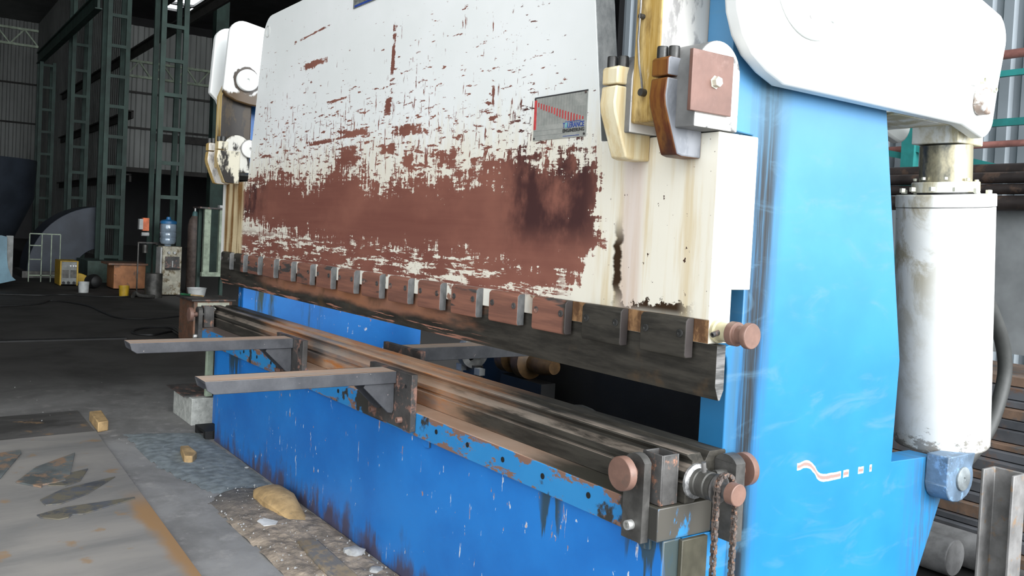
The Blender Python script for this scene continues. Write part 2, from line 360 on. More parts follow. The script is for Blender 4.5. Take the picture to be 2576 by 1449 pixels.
def oily(name, base, dark, amber, amt=.5, keepwhite=.2, xa=None, xb=None):
    g = G(name); v = g.noise((26, 26, 1.6), 5., .65); b = g.noise((9, 9, 4), 5., .6, off=7)
    c = g.mix(g.step(v, .35, .62), base, amber); c = g.mix(g.mul(g.step(b, 1-amt-.08, 1-amt+.1), .9), c, dark)
    c = g.mix(g.mul(g.step(g.noise((12, 12, 5), 5., off=17), .60, .63), keepwhite), c, (.72, .68, .56))
    if xa: c = g.mix(g.step(g.nx, .5, .8), c, g.mix(g.step(g.noise((12, 12, 5), 5., .65, off=27), .48, .56), xa, xb))
    return g.done(c, .40, 0., spec=.35)

M = {}
M['ram'] = ram_mat()
M['bed'] = blue_mat('scratched_blue_bed_paint', True)
M['frame'] = blue_mat('greasy_blue_frame_paint', False); M['frameplain'] = blue_mat('plain_blue_frame_paint', True, True)
M['die'] = tool_steel('oily_die_steel', 'die'); M['punch'] = tool_steel('oily_punch_steel', 'punch'); M['clamp'] = tool_steel('clamp_steel', 'clamp')
M['white'] = white_mat('white_lever_paint', (.62, .62, .58), .30, 2.5)
M['cylw'] = cyl_mat()
def lever_stain():
    g = G('white_lever_paint_with_oil_ring'); r = g.op('SQRT', g.add(g.op('POWER', g.sub(g.y, .03), 2.), g.op('POWER', g.sub(g.z, 2.18), 2.)))
    rr = g.add(r, g.mul(g.sub(g.noise((16, 16, 16), 5.), .5), .05))
    c = g.mix(g.mul(g.step(rr, .086, .078), g.step(r, .064, .067)), WHITE, (.03, .018, .01))
    c = g.mix(g.step(g.add(g.z, g.mul(g.sub(g.noise((22, 22, 9), 5., off=4), .5), .10)), 2.115, 2.095), c, (.07, .04, .015))
    return g.done(c, .42)
M['leverstain'] = lever_stain()
M['gland'] = white_mat('oil_stained_white_flange', (.40, .34, .17), .56, 7.)
def rod_mat():
    g = G('oily_chrome_rod'); c = g.mix(g.step(g.add(g.noise((8, 8, 4), 5., .7), g.mul(g.sub(g.x, -.03), 2.)), .36, .62), (.035, .045, .05), (.42, .38, .26))
    return g.done(c, .28, .4)
M['rod'] = rod_mat()
M['link'] = oily('oil_soaked_link_paint', (.62, .46, .20), (.10, .045, .01), (.36, .22, .05), .42, xa=(.62, .60, .56), xb=(.30, .29, .28))  # +X face whitened for the strong daylight on it, with grey stains
M['linkblack'] = oily('oil_blackened_link_paint', (.62, .46, .20), (.10, .045, .01), (.36, .22, .05), .42, xa=(.022, .018, .015), xb=(.05, .035, .02))
M['hookblack'] = oily('oil_blackened_bearing_paint', (.62, .50, .28), (.16, .08, .03), (.40, .26, .10), .40, xa=(.018, .015, .013), xb=(.62, .58, .46))
M['bossblack'] = oily('flaked_black_bearing_body', (.10, .09, .08), (.03, .02, .02), (.12, .09, .05), .42, xa=(.018, .015, .013), xb=(.62, .60, .54))
M['hookdark'] = oily('dark_oiled_bearing_paint', (.10, .028, .012), (.045, .018, .014), (.20, .085, .02), .45, .0, xa=(.17, .18, .20), xb=(.22, .23, .25))  # grey-blue on +X faces paints the sky reflected in the oil
M['hooklight'] = oily('cream_oiled_bearing_paint', (.74, .66, .46), (.20, .11, .04), (.60, .46, .24), .32, .3)
M['coverplate'] = simple('reddish_brown_cover_plate', (.150, .080, .062), .45, .1, .2, 7., rust=(.19, .11, .09), ramt=.4)
def bossm():
    g = G('grey_boss_with_lit_face'); c = g.mix(g.step(g.noise((9, 9, 9), 5.), .35, .65), (.13, .13, .128), (.19, .19, .185))
    c = g.mix(g.mul(g.step(g.nx, .5, .8), g.step(g.noise((7, 7, 7), 5., off=3), .38, .44)), c, (.74, .72, .68))  # +X faces painted white where daylight would blow them out
    return g.done(c, .45)
M['bossgrey'] = bossm()
M['steel'] = simple('grey_worn_steel', (.16, .155, .15), .42, .5, .4, 12., rust=(.30, .15, .09), ramt=.33)
M['yoke'] = simple('dark_worn_yoke_steel', (.085, .082, .077), .42, .4, .4, 12., rust=(.16, .12, .10), ramt=.33)
M['darksteel'] = simple('dark_steel', (.07, .068, .062), .45, .4, .4, 12.)
M['bright'] = simple('bright_steel', (.50, .50, .48), .35, .6, .3, 15.)
M['boltdark'] = simple('black_bolt', (.05, .05, .048), .4, .5, .3, 20.)
M['nickel'] = simple('zinc_plated_bolt', (.62, .62, .52), .35, .3, .15, 20.)
def arm_mat():
    g = G('mill_scale_channel_with_rusty_top'); n = g.noise((9, 9, 9), 5., .65)
    c = g.mix(g.step(n, .3, .7), (.042, .044, .050), (.078, .080, .087))
    c = g.mix(g.step(g.noise(60., 4., off=2), .70, .73), c, (.35, .3, .28))
    c = g.mix(g.step(g.nz, .5, .8), c, g.mix(g.step(g.noise((20, 3, 20), 4.), .4, .65), (.42, .30, .225), (.34, .29, .25)))
    return g.done(c, .6, .1, bump=n, bs=.15)
M['arm'] = arm_mat()
M['rustplate'] = simple('rusty_dark_plate', (.055, .052, .05), .55, .1, .35, 9., rust=(.27, .145, .11), ramt=.42)
M['copperdisc'] = simple('rusty_disc_face', (.185, .105, .080), .5, .1, .2, 12., rust=(.14, .09, .07), ramt=.36)
M['tubesteel'] = simple('box_tube_steel', (.09, .087, .084), .42, .35, .35, 14., rust=(.40, .20, .13), ramt=.40)
M['weld'] = simple('bright_weld', (.42, .42, .42), .3, .7, .5, 60.)
M['chain'] = simple('oily_rusty_chain', (.13, .11, .10), .4, .4, .5, 60., rust=(.36, .20, .13), ramt=.42)
M['hose'] = simple('black_rubber_hose', (.045, .047, .045), .55, 0, .2, 10.)
M['black'] = simple('near_black', (.008, .008, .008), .6, 0, .3, 8.)  # plain black, also used as painted darkness behind the tool gap
M['darkblue'] = simple('dark_oily_blue', (.02, .05, .09), .5, 0, .4, 6.)
M['clevis'] = simple('worn_blue_grey_clevis', (.10, .15, .21), .5, .1, .35, 12., rust=(.18, .30, .46), ramt=.42)
M['pinface'] = simple('greyish_pin_face', (.24, .27, .28), .45, .3, .3, 20.)
M['plate_silver'] = None
def nameplate_mat():
    g = G('engraved_aluminium_plate')
    u = g.mul(g.sub(g.x, -.748), 1/.269); v = g.mul(g.sub(g.z, 1.64), 1/.142)
    c = g.mix(g.step(g.noise((20, 20, 30), 5., .6), .35, .7), (.40, .41, .38), (.52, .52, .48))
    ln = g.step(g.op('FRACT', g.mul(v, 36.)), .72, .78); lv = g.step(g.op('FRACT', g.mul(u, 19.)), .86, .90)
    grid = g.mul(g.mul(g.mx(ln, lv), g.step(v, .33, .335)), .42)
    box_ = g.sub(1., g.mul(g.band(u, .78, .97, .002), g.band(v, .68, .90, .002)))
    c = g.mix(g.mul(grid, box_), c, (.10, .11, .10))
    l2 = g.mul(g.mx(g.band(v, .215, .222, .001), g.band(v, .105, .112, .001)), g.step(u, .62, .61))
    c = g.mix(g.mul(l2, .6), c, (.10, .11, .10))
    c = g.mix(g.band(v, .965, 1.1, .003), c, (.06, .06, .06))
    return g.done(c, .4, .3)
M['plate_silver'] = nameplate_mat()
M['ink_red'] = simple('red_ink', (.50, .06, .06), .5, 0, .2, 40.); M['ink_blue'] = simple('blue_ink', (.03, .07, .30), .5, 0, .2, 40.)
M['ink_teal'] = simple('teal_ink', (.12, .45, .50), .5, 0, .2, 40.); M['ink_black'] = simple('black_ink', (.03, .03, .03), .5, 0, .2, 40.)
M['signgrey'] = simple('weathered_grey_sign', (.22, .23, .21), .5, .2, .35, 60.)
M['green'] = simple('sea_green_steel_paint', (.026, .055, .044), .6, 0, .35, 3., rust=(.045, .038, .03), ramt=.30)
M['greenbright'] = simple('teal_steel_paint', (.02, .20, .19), .6, 0, .3, 3.)
M['palegreen'] = simple('pale_green_paint', (.30, .36, .27), .6, 0, .3, 8., rust=(.07, .07, .05), ramt=.32)
M['girder'] = simple('dark_crane_girder', (.035, .033, .030), .7, 0, .3, 3.)
def clad(name, col, v=.25):
    g = G(name); c = g.mix(g.step(g.noise((.6, .6, .25), 4.), .3, .7), tuple(k*(1-v) for k in col), tuple(k*(1+v) for k in col))
    return g.done(c, .55, .1)
M['clad'] = clad('grey_corrugated_cladding', (.24, .25, .24)); M['cladR'] = clad('bright_corrugated_cladding', (.27, .31, .34), .2)
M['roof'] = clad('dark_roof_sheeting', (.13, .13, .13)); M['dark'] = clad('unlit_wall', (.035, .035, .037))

def floor_mat():
    g = G('grimy_concrete_floor')
    n = g.noise((1.3, 1.3, 1.), 7., .65, dist=.5); f = g.noise((9, 9, 9), 6., .7, off=4)
    near = g.mix(g.step(n, .34, .66), (.17, .166, .16), (.29, .284, .275)); near = g.mix(g.step(f, .5, .75), near, (.34, .325, .31))
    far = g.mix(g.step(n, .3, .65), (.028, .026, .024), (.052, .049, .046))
    c = g.mix(g.step(g.x, -3.8, -6.8), near, far)  # darker albedo farther in paints the dimness of the hall
    c = g.mix(g.step(g.noise(40., 3., off=8), .76, .78), c, (.45, .44, .42))
    # oily ground behind the machine, blackened further for the machine's own shade
    c = g.mix(g.mul(g.band(g.y, .1, 2.3, .2), g.step(g.x, -4.4, -3.9)), c, (.008, .008, .008))
    c = g.mix(g.step(g.y, 1.7, 2.0), c, g.mix(g.step(g.x, -6., -5.), (.13, .125, .12), c))
    return g.done(c, .8, 0., bump=f, bs=.25, bd=.01, spec=.25)
M['floor'] = floor_mat()
def plate_floor(name, a, b, edge=True):
    g = G(name); n = g.noise((2.5, 1.2, 1), 6., .65, dist=.4)
    c = g.mix(g.step(n, .32, .68), a, b)
    c = g.mix(g.mul(g.step(g.noise((5, 5, 1), 5., off=6), .60, .68), .7), c, (.30, .19, .10))
    if edge: c = g.mix(g.mul(g.step(g.add(g.y, g.mul(g.sub(g.noise((6, 6, 1), 4., off=3), .5), .10)), -.83, -.765), g.step(g.x, -2.9, -2.5)), c, (.33, .20, .10))
    return g.done(c, .62, .1, bump=n, bs=.1, spec=.3)
M['sheetfloor'] = plate_floor('weathered_steel_sheet', (.19, .186, .18), (.30, .282, .26)); M['sheetdark'] = plate_floor('dark_steel_sheet', (.05, .048, .045), (.13, .125, .12), False)
M['wood'] = simple('split_pale_wood', (.42, .28, .13), .8, 0, .3, 14., rust=(.28, .20, .11), ramt=.4)
M['woodgrey'] = simple('dusty_old_wood', (.26, .20, .13), .85, 0, .3, 9., rust=(.16, .15, .14), ramt=.5)
M['sand'] = simple('blue_grey_grit', (.19, .215, .22), .95, 0, .25, 18., spec=.2)
def dirt_mat():
    g = G('dirt_and_rubble'); n = g.noise((9, 9, 9), 7., .75)
    c = g.mix(g.step(n, .35, .65), (.17, .145, .12), (.42, .34, .26)); c = g.mix(g.step(g.noise(45., 4., off=3), .66, .69), c, (.46, .43, .40))
    c = g.mix(g.step(g.x, -2.0, -2.7), c, (.11, .105, .10))
    return g.done(c, .95, 0., bump=g.noise(60., 4.), bs=.6, bd=.01, spec=.2)
M['dirt'] = dirt_mat(); M['stone'] = simple('broken_concrete_chip', (.38, .38, .37), .9, 0, .2, 30.)
M['scrapA'] = simple('heat_blued_scrap', (.12, .135, .135), .6, .1, .35, 5., rust=(.26, .17, .11), ramt=.46)
M['scrapB'] = simple('grey_scrap', (.085, .09, .10), .6, .1, .3, 5., rust=(.15, .135, .10), ramt=.50)
M['yellow'] = simple('yellow_enamel', (.48, .30, .02), .5, 0, .2, 10.); M['greybox'] = simple('grey_enamel', (.20, .21, .20), .5, 0, .25, 10.)
M['offwhite'] = simple('dirty_off_white', (.40, .38, .30), .55, 0, .3, 7., rust=(.17, .13, .07), ramt=.45); M['lightgrey'] = simple('light_grey_plastic', (.45, .46, .45), .5, 0, .2, 10.)
M['orange'] = simple('faded_orange_sheet', (.36, .15, .06), .6, 0, .25, 5., rust=(.14, .08, .05), ramt=.4); M['redor'] = simple('orange_red_plastic', (.7, .16, .05), .5)
M['blueplastic'] = simple('blue_plastic', (.02, .13, .30), .4); M['bottle'] = simple('cloudy_plastic_bottle', (.26, .33, .40), .12, .2, .25, 8., spec=.9)
M['gas'] = simple('brown_gas_cylinder_paint', (.13, .095, .08), .55, 0, .3, 14.); M['gasneck'] = simple('dark_green_neck', (.05, .11, .11), .5)
M['rustbox'] = simple('rust_brown_cabinet_paint', (.20, .10, .06), .6, 0, .3, 9., rust=(.12, .09, .07), ramt=.45); M['drawer'] = simple('pale_drawer_front', (.40, .40, .32), .6, 0, .25, 8., rust=(.30, .15, .07), ramt=.38)
M['concrete'] = simple('pale_speckled_concrete', (.42, .43, .40), .85, 0, .2, 25., rust=(.16, .17, .14), ramt=.36)
M['duct'] = simple('slate_blue_sheet_metal', (.030, .038, .052), .5, .2, .25, 2.); M['ductblue'] = simple('light_blue_sheet_metal', (.10, .19, .24), .45, .2, .25, 3.)
M['pipe'] = simple('rusty_black_pipe', (.035, .028, .026), .5, .3, .35, 7., rust=(.085, .055, .04), ramt=.42)
M['flat'] = simple('mill_scale_flat_bar', (.10, .105, .115), .5, .2, .35, 4., rust=(.19, .115, .08), ramt=.42); M['flatb'] = simple('rusty_flat_bar', (.20, .13, .09), .6, .1, .35, 5., rust=(.10, .10, .10), ramt=.45)
M['sheetgrey'] = simple('grey_steel_sheet', (.25, .265, .27), .45, .15, .25, 3.); M['roundbar'] = simple('black_round_bar', (.14, .14, .14), .5, .3, .3, 12.)
M['channel'] = simple('galvanised_channel', (.24, .235, .23), .55, .2, .25, 12., rust=(.30, .21, .14), ramt=.38)
M['redpipe'] = simple('red_oxide_pipe', (.30, .13, .11), .5); M['motor'] = simple('ochre_pulley_paint', (.10, .055, .02), .5, 0, .3, 20.)
M['cable'] = simple('black_cable', (.012, .012, .012), .6); M['paper'] = simple('white_litter', (.6, .6, .58), .8)

# ============================================================ the building
def sheet(name, mat, p0, p1, z0, z1, pitch, depth):
    """ribbed cladding between two plan points"""
    p0 = Vector(p0); p1 = Vector(p1); d = p1-p0; L = d.length; d.normalize(); nrm = Vector((d.y, -d.x))
    k = max(1, int(L/pitch)); pts = []
    for i in range(k):
        for t, o in ((0, 0), (.25, 0), (.38, 1), (.82, 1), (.95, 0)):
            q = p0+d*(L*(i+t)/k)+nrm*(depth*o); pts.append(q)
    pts.append(p1.copy()); n = len(pts)
    mb = MB(); back = [p-nrm*.03 for p in (pts[0], pts[-1])]
    vs = [(p.x, p.y, z) for z in (z0, z1) for p in pts]; fs = [(i, i+1, n+i+1, n+i) for i in range(n-1)]
    mb.add(vs, fs)
    me = bpy.data.meshes.new(name); me.from_pydata([tuple(v) for v in mb.v], [], mb.f); me.materials.append(mat)
    o = bpy.data.objects.new(name, me); C.objects.link(o)
    so = o.modifiers.new('thickness', 'SOLIDIFY'); so.thickness = .004; so.offset = 0
    return struct(o)
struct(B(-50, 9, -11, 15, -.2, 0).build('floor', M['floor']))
# roof with open skylight bays
mb = MB(); xs = [-50, -37.4, -36.3, -36.1, -34.3, 2.6]; ys = [-11, 7.45, 8.0, 8.3, 8.9, 15]
holes = {(1, 1), (1, 3), (3, 1), (3, 2)}
for i in range(5):
    for j in range(5):
        if (i, j) not in holes: mb.box(xs[i], xs[i+1], ys[j], ys[j+1], 10.0, 10.1)
struct(mb.build('ceiling', M['roof'], smooth=False))
sheet('wall_gable', M['clad'], (-45, -11), (-45, 3.8), 3.28, 10.0, .30, .04)
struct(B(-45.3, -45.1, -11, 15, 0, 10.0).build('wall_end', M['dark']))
sheet('wall_inner', M['clad'], (-45, 3.8), (-25.6, 3.8), 0, 10.0, .30, .04)
sheet('wall_cross', M['clad'], (-26.5, 3.8), (-26.5, 15), 2.71, 6.95, .30, .04)
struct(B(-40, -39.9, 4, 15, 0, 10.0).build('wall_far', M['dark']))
sheet('wall_back', M['cladR'], (-6.5, 5.5), (2.6, 5.5), 0, 10.0, .17, .028)
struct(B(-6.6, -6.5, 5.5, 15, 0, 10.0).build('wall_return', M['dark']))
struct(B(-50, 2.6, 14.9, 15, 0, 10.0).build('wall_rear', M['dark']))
struct(B(-50, -2.0, -11, -10.9, 0, 10.0).build('wall_light_block', M['dark']))  # unseen wall added to keep sky light off the -Y faces
mb = MB()
for z in (7.1, 5.3): mb.box(-44.96, -44.9, -11, 3.8, z, z+.08)
struct(mb.build('trim_1', M['girder']))
mb = MB()
for z in (4.95, 3.9): mb.box(-26.44, -26.38, 3.9, 15, z, z+.06)
mb.box(-26.5, -26.35, 3.9, 15, 2.62, 2.76)
struct(mb.build('trim_2', M['girder']))

# lattice columns
def column(X, ya, yb, label, ztop=10.0, w=.085):
    t = thing('lattice_column', label, 'column', (X, (ya+yb)/2, 0), 'green lattice columns along the hall')
    for xx in (X, X-.5):
        for yy in (ya, yb): B(xx-.03, xx+.03, yy-w/2, yy+w/2, 0, ztop).build('post', M['green'], t)
    z = .45
    while z < ztop:
        B(X-.02, X+.035, ya+w/2, yb-w/2, z, z+.065).build('batten', M['green'], t); z += .6
    B(X-.56, X+.06, ya-.07, yb+.07, 0, .03).build('base_plate', M['green'], t)
    return t
column(-14.7, 2.13, 2.51, 'green lattice column behind the water dispenser, nearest of the row')
c2 = column(-17.5, 1.77, 2.12, 'green lattice column on a dark green plinth behind the orange cabinet')
B(-18.12, -16.9, 1.42, 2.20, .0, .42).build('plinth', simple('dark_green_plinth', (.04, .07, .055)), c2)
column(-21.5, 1.75, 2.08, 'thin green lattice column above the curved slate duct')
column(-25.5, 1.57, 1.88, 'leftmost green lattice column, with a bracket at its head', 5.37)
solo(B(-20.2, -19.9, 4.55, 4.85, 0, 10.0).build('steel_column', M['green']), 'single green column showing over the top left of the ram', 'column')
t = MB(); t.box(-26.1, -17.6, 1.55, 1.60, 5.40, 5.66); t.box(-26.1, -17.6, 1.51, 1.64, 5.375, 5.40); t.box(-26.1, -17.6, 1.51, 1.64, 5.66, 5.69)
solo(t.build('crane_girder', M['green']), 'green crane girder resting on the leftmost lattice column', 'beam')
for z, lab, x0 in ((5.70, 'highest dark rail running along behind the lattice columns', -37), (4.02, 'middle dark rail behind the lattice columns', -37), (2.26, 'lowest dark rail behind the lattice columns', -37)):
    x1 = -12 if z > 5 else -24.6
    mb = MB(); mb.box(x0, x1, 3.70, 3.76, z, z+.20); mb.box(x0, x1, 3.62, 3.76, z+.18, z+.22)
    solo(mb.build('rail', M['girder']), lab, 'rail', 'rails behind the lattice columns')
solo(B(-26.46, -26.3, 4.7, 8.5, 3.60, 3.82).build('beam', M['girder']), 'dark horizontal beam behind the nearest lattice column', 'beam')
def truss(p, q, z0, z1, n, label):
    p = Vector(p); q = Vector(q); mb = MB()
    a = lambda t, z: Vector((p.x+(q.x-p.x)*t, p.y+(q.y-p.y)*t, z))
    mb.bar(a(0, z0), a(1, z0), .07, .07); mb.bar(a(0, z1), a(1, z1), .07, .07)
    for i in range(n): mb.bar(a(i/n, z0), a((i+.5)/n, z1), .04, .04); mb.bar(a((i+.5)/n, z1), a((i+1)/n, z0), .04, .04)
    solo(mb.build('lattice_truss', M['palegreen']), label, 'truss')
truss((-30, -5), (-30, 2.0), 6.47, 6.96, 9, 'pale lattice truss at the top left, in front of the gable wall')
truss((-26.42, 3.9), (-26.42, 8.0), 5.45, 5.90, 6, 'lattice truss in front of the cross wall behind the nearest column')

# ============================================================ press brake
PB = thing('press_brake', 'large blue and white press brake with a paint-worn ram', 'press brake', (-1.99, .1, 0))
mL = lambda x: -3.98-x            # mirror for frames, levers, links
# --- bed: front plate + tool beam
mb = MB(); mb.box(-3.72, .02, -.09, -.025, 0, .568); bed = mb.build('bed_plate', M['bed'], PB, .004)
beam = B(-4.10, .02, -.115, .20, .568, .655).build('tool_beam', M['bed'], PB, .003)
for X in (-.250, -.461, -.670, -.879, -1.086, -1.925, -2.14, -2.75, -2.96, -3.17, -3.4):
    MB().cyl((X, -.1165, .617), (X, -.113, .617), .009, n=16).build('tapped_hole', M['black'], beam)
B(.02, .034, -.035, .06, .01, .566).build('guide_strip', simple('olive_oily_strip', (.075, .07, .05), .4, .2, .3, 8.), PB, .002)
MB().prism([(-.075, .568), (-.02, .568), (-.02, .535), (-.05, .53), (-.07, .545)], 'y', -.10, -.09).build('lug', M['bed'], PB, .002)
MB().prism([(-1.215, .568), (-1.16, .568), (-1.16, .54), (-1.185, .535), (-1.21, .545)], 'y', -.10, -.09).build('lug', M['bed'], PB, .002)
# --- side frames
fp = [(-.02, 0), (-.02, .566), (.205, .566), (.205, .658), (.135, .665), (.115, .70), (.115, 1.0), (.11, 1.03), (.095, 1.05), (.098, 1.06), (.165, 1.075), (.165, 1.628), (.065, 1.635), (.065, 2.35),
      (.74, 2.35), (.74, 1.9), (.781, 1.76), (.937, .99), (.926, .662), (1.18, .655), (1.25, .52), (1.2, .42), (1.116, .255), (.95, 0)]
MB().prism(fp, 'x', -.07, .02).build('side_frame', M['frame'], PB, .003)
fl = fp[:18]+[(.99, .85), (1.41, .85), (1.41, .50), (1.2, .42), (1.116, .255), (.95, 0)]
MB().prism(fl, 'x', -4.0, -3.91).build('side_frame', M['frameplain'], PB, .003, label='blue side frame at the far end, seen through the tool gap')
# --- ram
rp = [(-4.03, 1.075), (.05, 1.075), (.05, 1.62), (-.408, 1.62)]+[(-.469, 2.05), (-.53, 2.36)]+arc(-.65, 2.365, .12, 10, 90, 6)+\
     arc(-3.27, 2.36, .13, 90, 172, 8)+[(-3.57, 1.566), (-4.03, 1.566)]
ram = MB().prism(rp, 'y', 0, .08).build('ram', M['ram'], PB, .003)
MB().box(-.30, .05, .0805, .152, 1.215, 1.62).build('ram_shoulder', M['ram'], PB, .003)
MB().box(-4.03, -3.70, .0805, .152, 1.215, 1.566).build('ram_shoulder', M['ram'], PB, .003)
MB().lathe((-3.325, .002, 2.405), (-3.325, -.003, 2.405), [(0, .034), (1, .033), (1, .030), (0.1, .027), (.1, 0)]).build('lifting_hole', simple('shaded_hole_lining', (.42, .42, .40)), ram)
# chart plate on the ram
npl = B(-.748, -.479, -.003, 0, 1.64, 1.782).build('rating_plate', M['plate_silver'], ram, .0006, 1, label='silver bending chart plate with red bars')
mb = MB(); mb.box(-.747, -.734, -.0036, -.003, 1.676, 1.772)
for i in range(17):
    x = -.7275+i*.01425; zt = 1.763-i*.0038; h = (.014, .018, .019, .019, .020, .020, .021, .024, .025, .026, .026, .027, .026, .022, .017, .013, .009)[i]
    mb.box(x, x+.0062, -.0036, -.003, zt-h, zt)
mb.build('red_bars', M['ink_red'], npl)
RX = Matrix.Rotation(PI/2, 4, 'X')
def tm(x, z, y): return Matrix.Translation((x, y, z)) @ RX
text('lettering', 'T', .0235, M['ink_blue'], npl, tm(-.5865, 1.6785, -.0038), width=.0095, bold=.0002)
text('lettering', 'O', .0235, M['ink_teal'], npl, tm(-.5755, 1.6785, -.0038), width=.0105, bold=.0002)
text('lettering', 'LERANCE', .0235, M['ink_blue'], npl, tm(-.5285, 1.6785, -.0038), width=.080, bold=.0002)
text('lettering', 'ENGINEERING', .0150, M['ink_black'], npl, tm(-.5390, 1.6625, -.0038), width=.104, bold=.0003, spacing=1.1)
B(-.583, -.505, -.0038, -.003, 1.6895, 1.6912).build('blue_rule', M['ink_blue'], npl); B(-.590, -.510, -.0038, -.003, 1.6452, 1.6468).build('blue_rule', M['ink_blue'], npl)
for x, z in ((-.742, 1.776), (-.487, 1.774), (-.740, 1.647), (-.486, 1.648)):
    MB().cyl((x, -.003, z), (x, -.0055, z), .0038, n=12).build('rivet', M['rustplate'], npl)
sg = B(-2.19, -1.40, -.004, 0, 2.328, 2.45).build('name_sign', M['signgrey'], ram, label='weathered grey sign with a blue lower border')
B(-2.175, -1.41, -.005, -.004, 2.331, 2.341).build('border', M['ink_blue'], sg)
text('lettering', 'ENGINEERING', .075, M['ink_black'], sg, tm(-1.80, 2.385, -.0052), bold=.0008)
# --- ram clamps and punch
MB().prism([(.010, 1.0745), (.010, .968), (.0245, .931), (.031, .931), (.043, .957), (.043, 1.0745)], 'x', -4.05, .073).build('punch', M['punch'], PB, .0012)
for k in range(16):
    X = -.25*k
    c = MB().prism([(-.030, 1.040), (-.026, 1.032), (-.0005, 1.032), (-.0005, 1.137), (-.022, 1.137), (-.030, 1.128)], 'x', X-.17, X).build('clamp', M['clamp'], PB, .0025)
    for dx in (-.147, -.020):
        MB().bolt((X+dx, -.0305, 1.096), (X+dx, -.0335, 1.096), .0105).build('bolt', M['boltdark'] if k < 2 else M['rustplate'], c)
# --- ram end knob
kn = MB().lathe((.05, .032, 1.108), (.165, .032, 1.108), [(.42, .031), (.60, .031), (.62, .022), (.84, .022), (.86, .033), (.97, .033), (1, .031)], 32).build('end_knob', M['copperdisc'], PB, .001)
MB().lathe((.05, .032, 1.108), (.098, .032, 1.108), [(0, .031), (.22, .031), (.25, .025), (1, .025)], 32).build('collar', M['gland'], kn, .001)
MB().bolt((.075, .01, 1.108), (.075, -.014, 1.102), .007).build('set_screw', M['rustplate'], kn)
# --- levers
lo = [(.19, 1.76), (.12, 1.785), (.06, 1.82), (.02, 1.865), (-.005, 1.92), (-.015, 1.98), (-.06, 2.08), (-.105, 2.12), (-.085, 2.44)]+arc(.0, 2.45, .085, 172, 80, 6)+\
     [(.6, 2.43), (1.14, 2.175)]+arc(1.235, 2.06, .095, 60, -8, 6)+[(1.30, 1.92)]+arc(1.205, 1.80, .075, 0, -80, 6)+[(1.09, 1.757)]
li = [(-.11, 2.10), (-.085, 2.075), (-.03, 2.05), (.05, 2.035), (.13, 2.03), (.25, 1.99), (.6, 1.85), (.9, 1.77)]+[(1.1, 1.757)]+arc(1.205, 1.80, .075, -80, 0, 6)+[(1.30, 1.92)]+arc(1.235, 2.06, .095, -8, 60, 6)+\
     [(1.14, 2.175), (.6, 2.43)]+arc(0, 2.45, .085, 80, 172, 6)
def boss(par, X0, X1, y, z, r, mat=None):
    return MB().lathe((X0, y, z), (X1, y, z), [(0, r), (.8, r), (1, r*.94), (1, r*.16), (.5, r*.14), (.5, 0)], 40).build('pivot_boss', mat or M['white'], par, .002)
ro = MB().prism(lo, 'x', .045, .098).build('lever_arm', M['white'], PB, .012, 3)
ri = MB().prism(li, 'x', -.235, -.195).build('lever_arm', M['white'], PB, .008)
ll = MB().prism(lo, 'x', mL(.098)-.0, mL(.045)).build('lever_arm', M['white'], PB, .008)
ln = MB().prism(li, 'x', mL(-.195)+.0, mL(-.235)+.0).build('lever_arm', M['leverstain'], PB, .008)
B(-.194, .044, .80, 1.10, 1.758, 1.768).build('lever_web', M['gland'], PB, .002)
MB().lathe((.098, .28, 2.045), (.118, .28, 2.045), [(0, .155), (.7, .155), (1, .150)], 48).build('pivot_boss', M['white'], ro, .002)
MB().cyl((.118, .252, 1.945), (.1195, .252, 1.945), .006, n=12).build('bolt_hole', M['bossgrey'], ro)
MB().cyl((.118, .345, 1.955), (.130, .345, 1.955), .012, n=6).build('bolt', M['white'], ro)
pin = MB().prism(arc(1.165, 1.85, .032, 0, 180, 8)+[(1.133, 1.825)]+arc(1.165, 1.825, .032, 180, 360, 8), 'x', .098, .135).build('pin_head', white_mat('rust_stained_white_pin', (.16, .085, .045), .56, 22.), ro, .006)
MB().bolt((.098, 1.155, 1.905), (.122, 1.155, 1.905), .012).build('bolt', M['nickel'], ro)
MB().bolt((.098, 1.235, 1.885), (.120, 1.235, 1.885), .011).build('bolt', M['nickel'], ro)
B(.098, .112, 1.115, 1.145, 1.885, 1.94).build('lock_plate', M['white'], ro, .002)
boss(ln, -3.745, -3.715, .03, 2.18, .066)
boss(ri, -.195, -.19, .03, 2.18, .066)
# --- links, bearing housings on the ram shoulders
def link(x0, x1, label=None):
    l = MB().prism([(-.10, 1.645), (-.10, 2.08), (-.055, 2.20), (.0, 2.25), (.085, 2.25), (.085, 1.66), (.07, 1.645)], 'x', x0, x1).build('connecting_link', M['link'], PB, .006, label=label)
    return l
lk = link(-.178, -.076, 'oil-stained yellowish link beside the cover plate'); lkl = link(mL(-.078), mL(-.178), 'oil-blackened link at the far end'); lkl.data.materials[0] = M['linkblack']
ol = MB().tube([(-.150, -.112, 2.30), (-.147, -.112, 1.95), (-.150, -.112, 1.86), (-.142, -.112, 1.80), (-.130, -.112, 1.755), (-.128, -.108, 1.725)], .003, 8).build('oil_pipe', M['steel'], lk)
MB().cyl((-.128, -.100, 1.722), (-.128, -.116, 1.722), .010, n=12).build('fitting', M['darksteel'], lk)
MB().cyl((-.147, -.100, 1.925), (-.147, -.114, 1.925), .007, n=12).build('fitting', M['darksteel'], lk)
hkp_top = [(-.135, 1.752), (-.135, 1.795), (-.128, 1.800), (-.075, 1.800), (-.075, 1.752)]
hkp_bot = [(-.135, 1.747), (-.140, 1.70), (-.136, 1.675), (-.088, 1.556), (-.070, 1.552), (0, 1.552), (0, 1.747)]
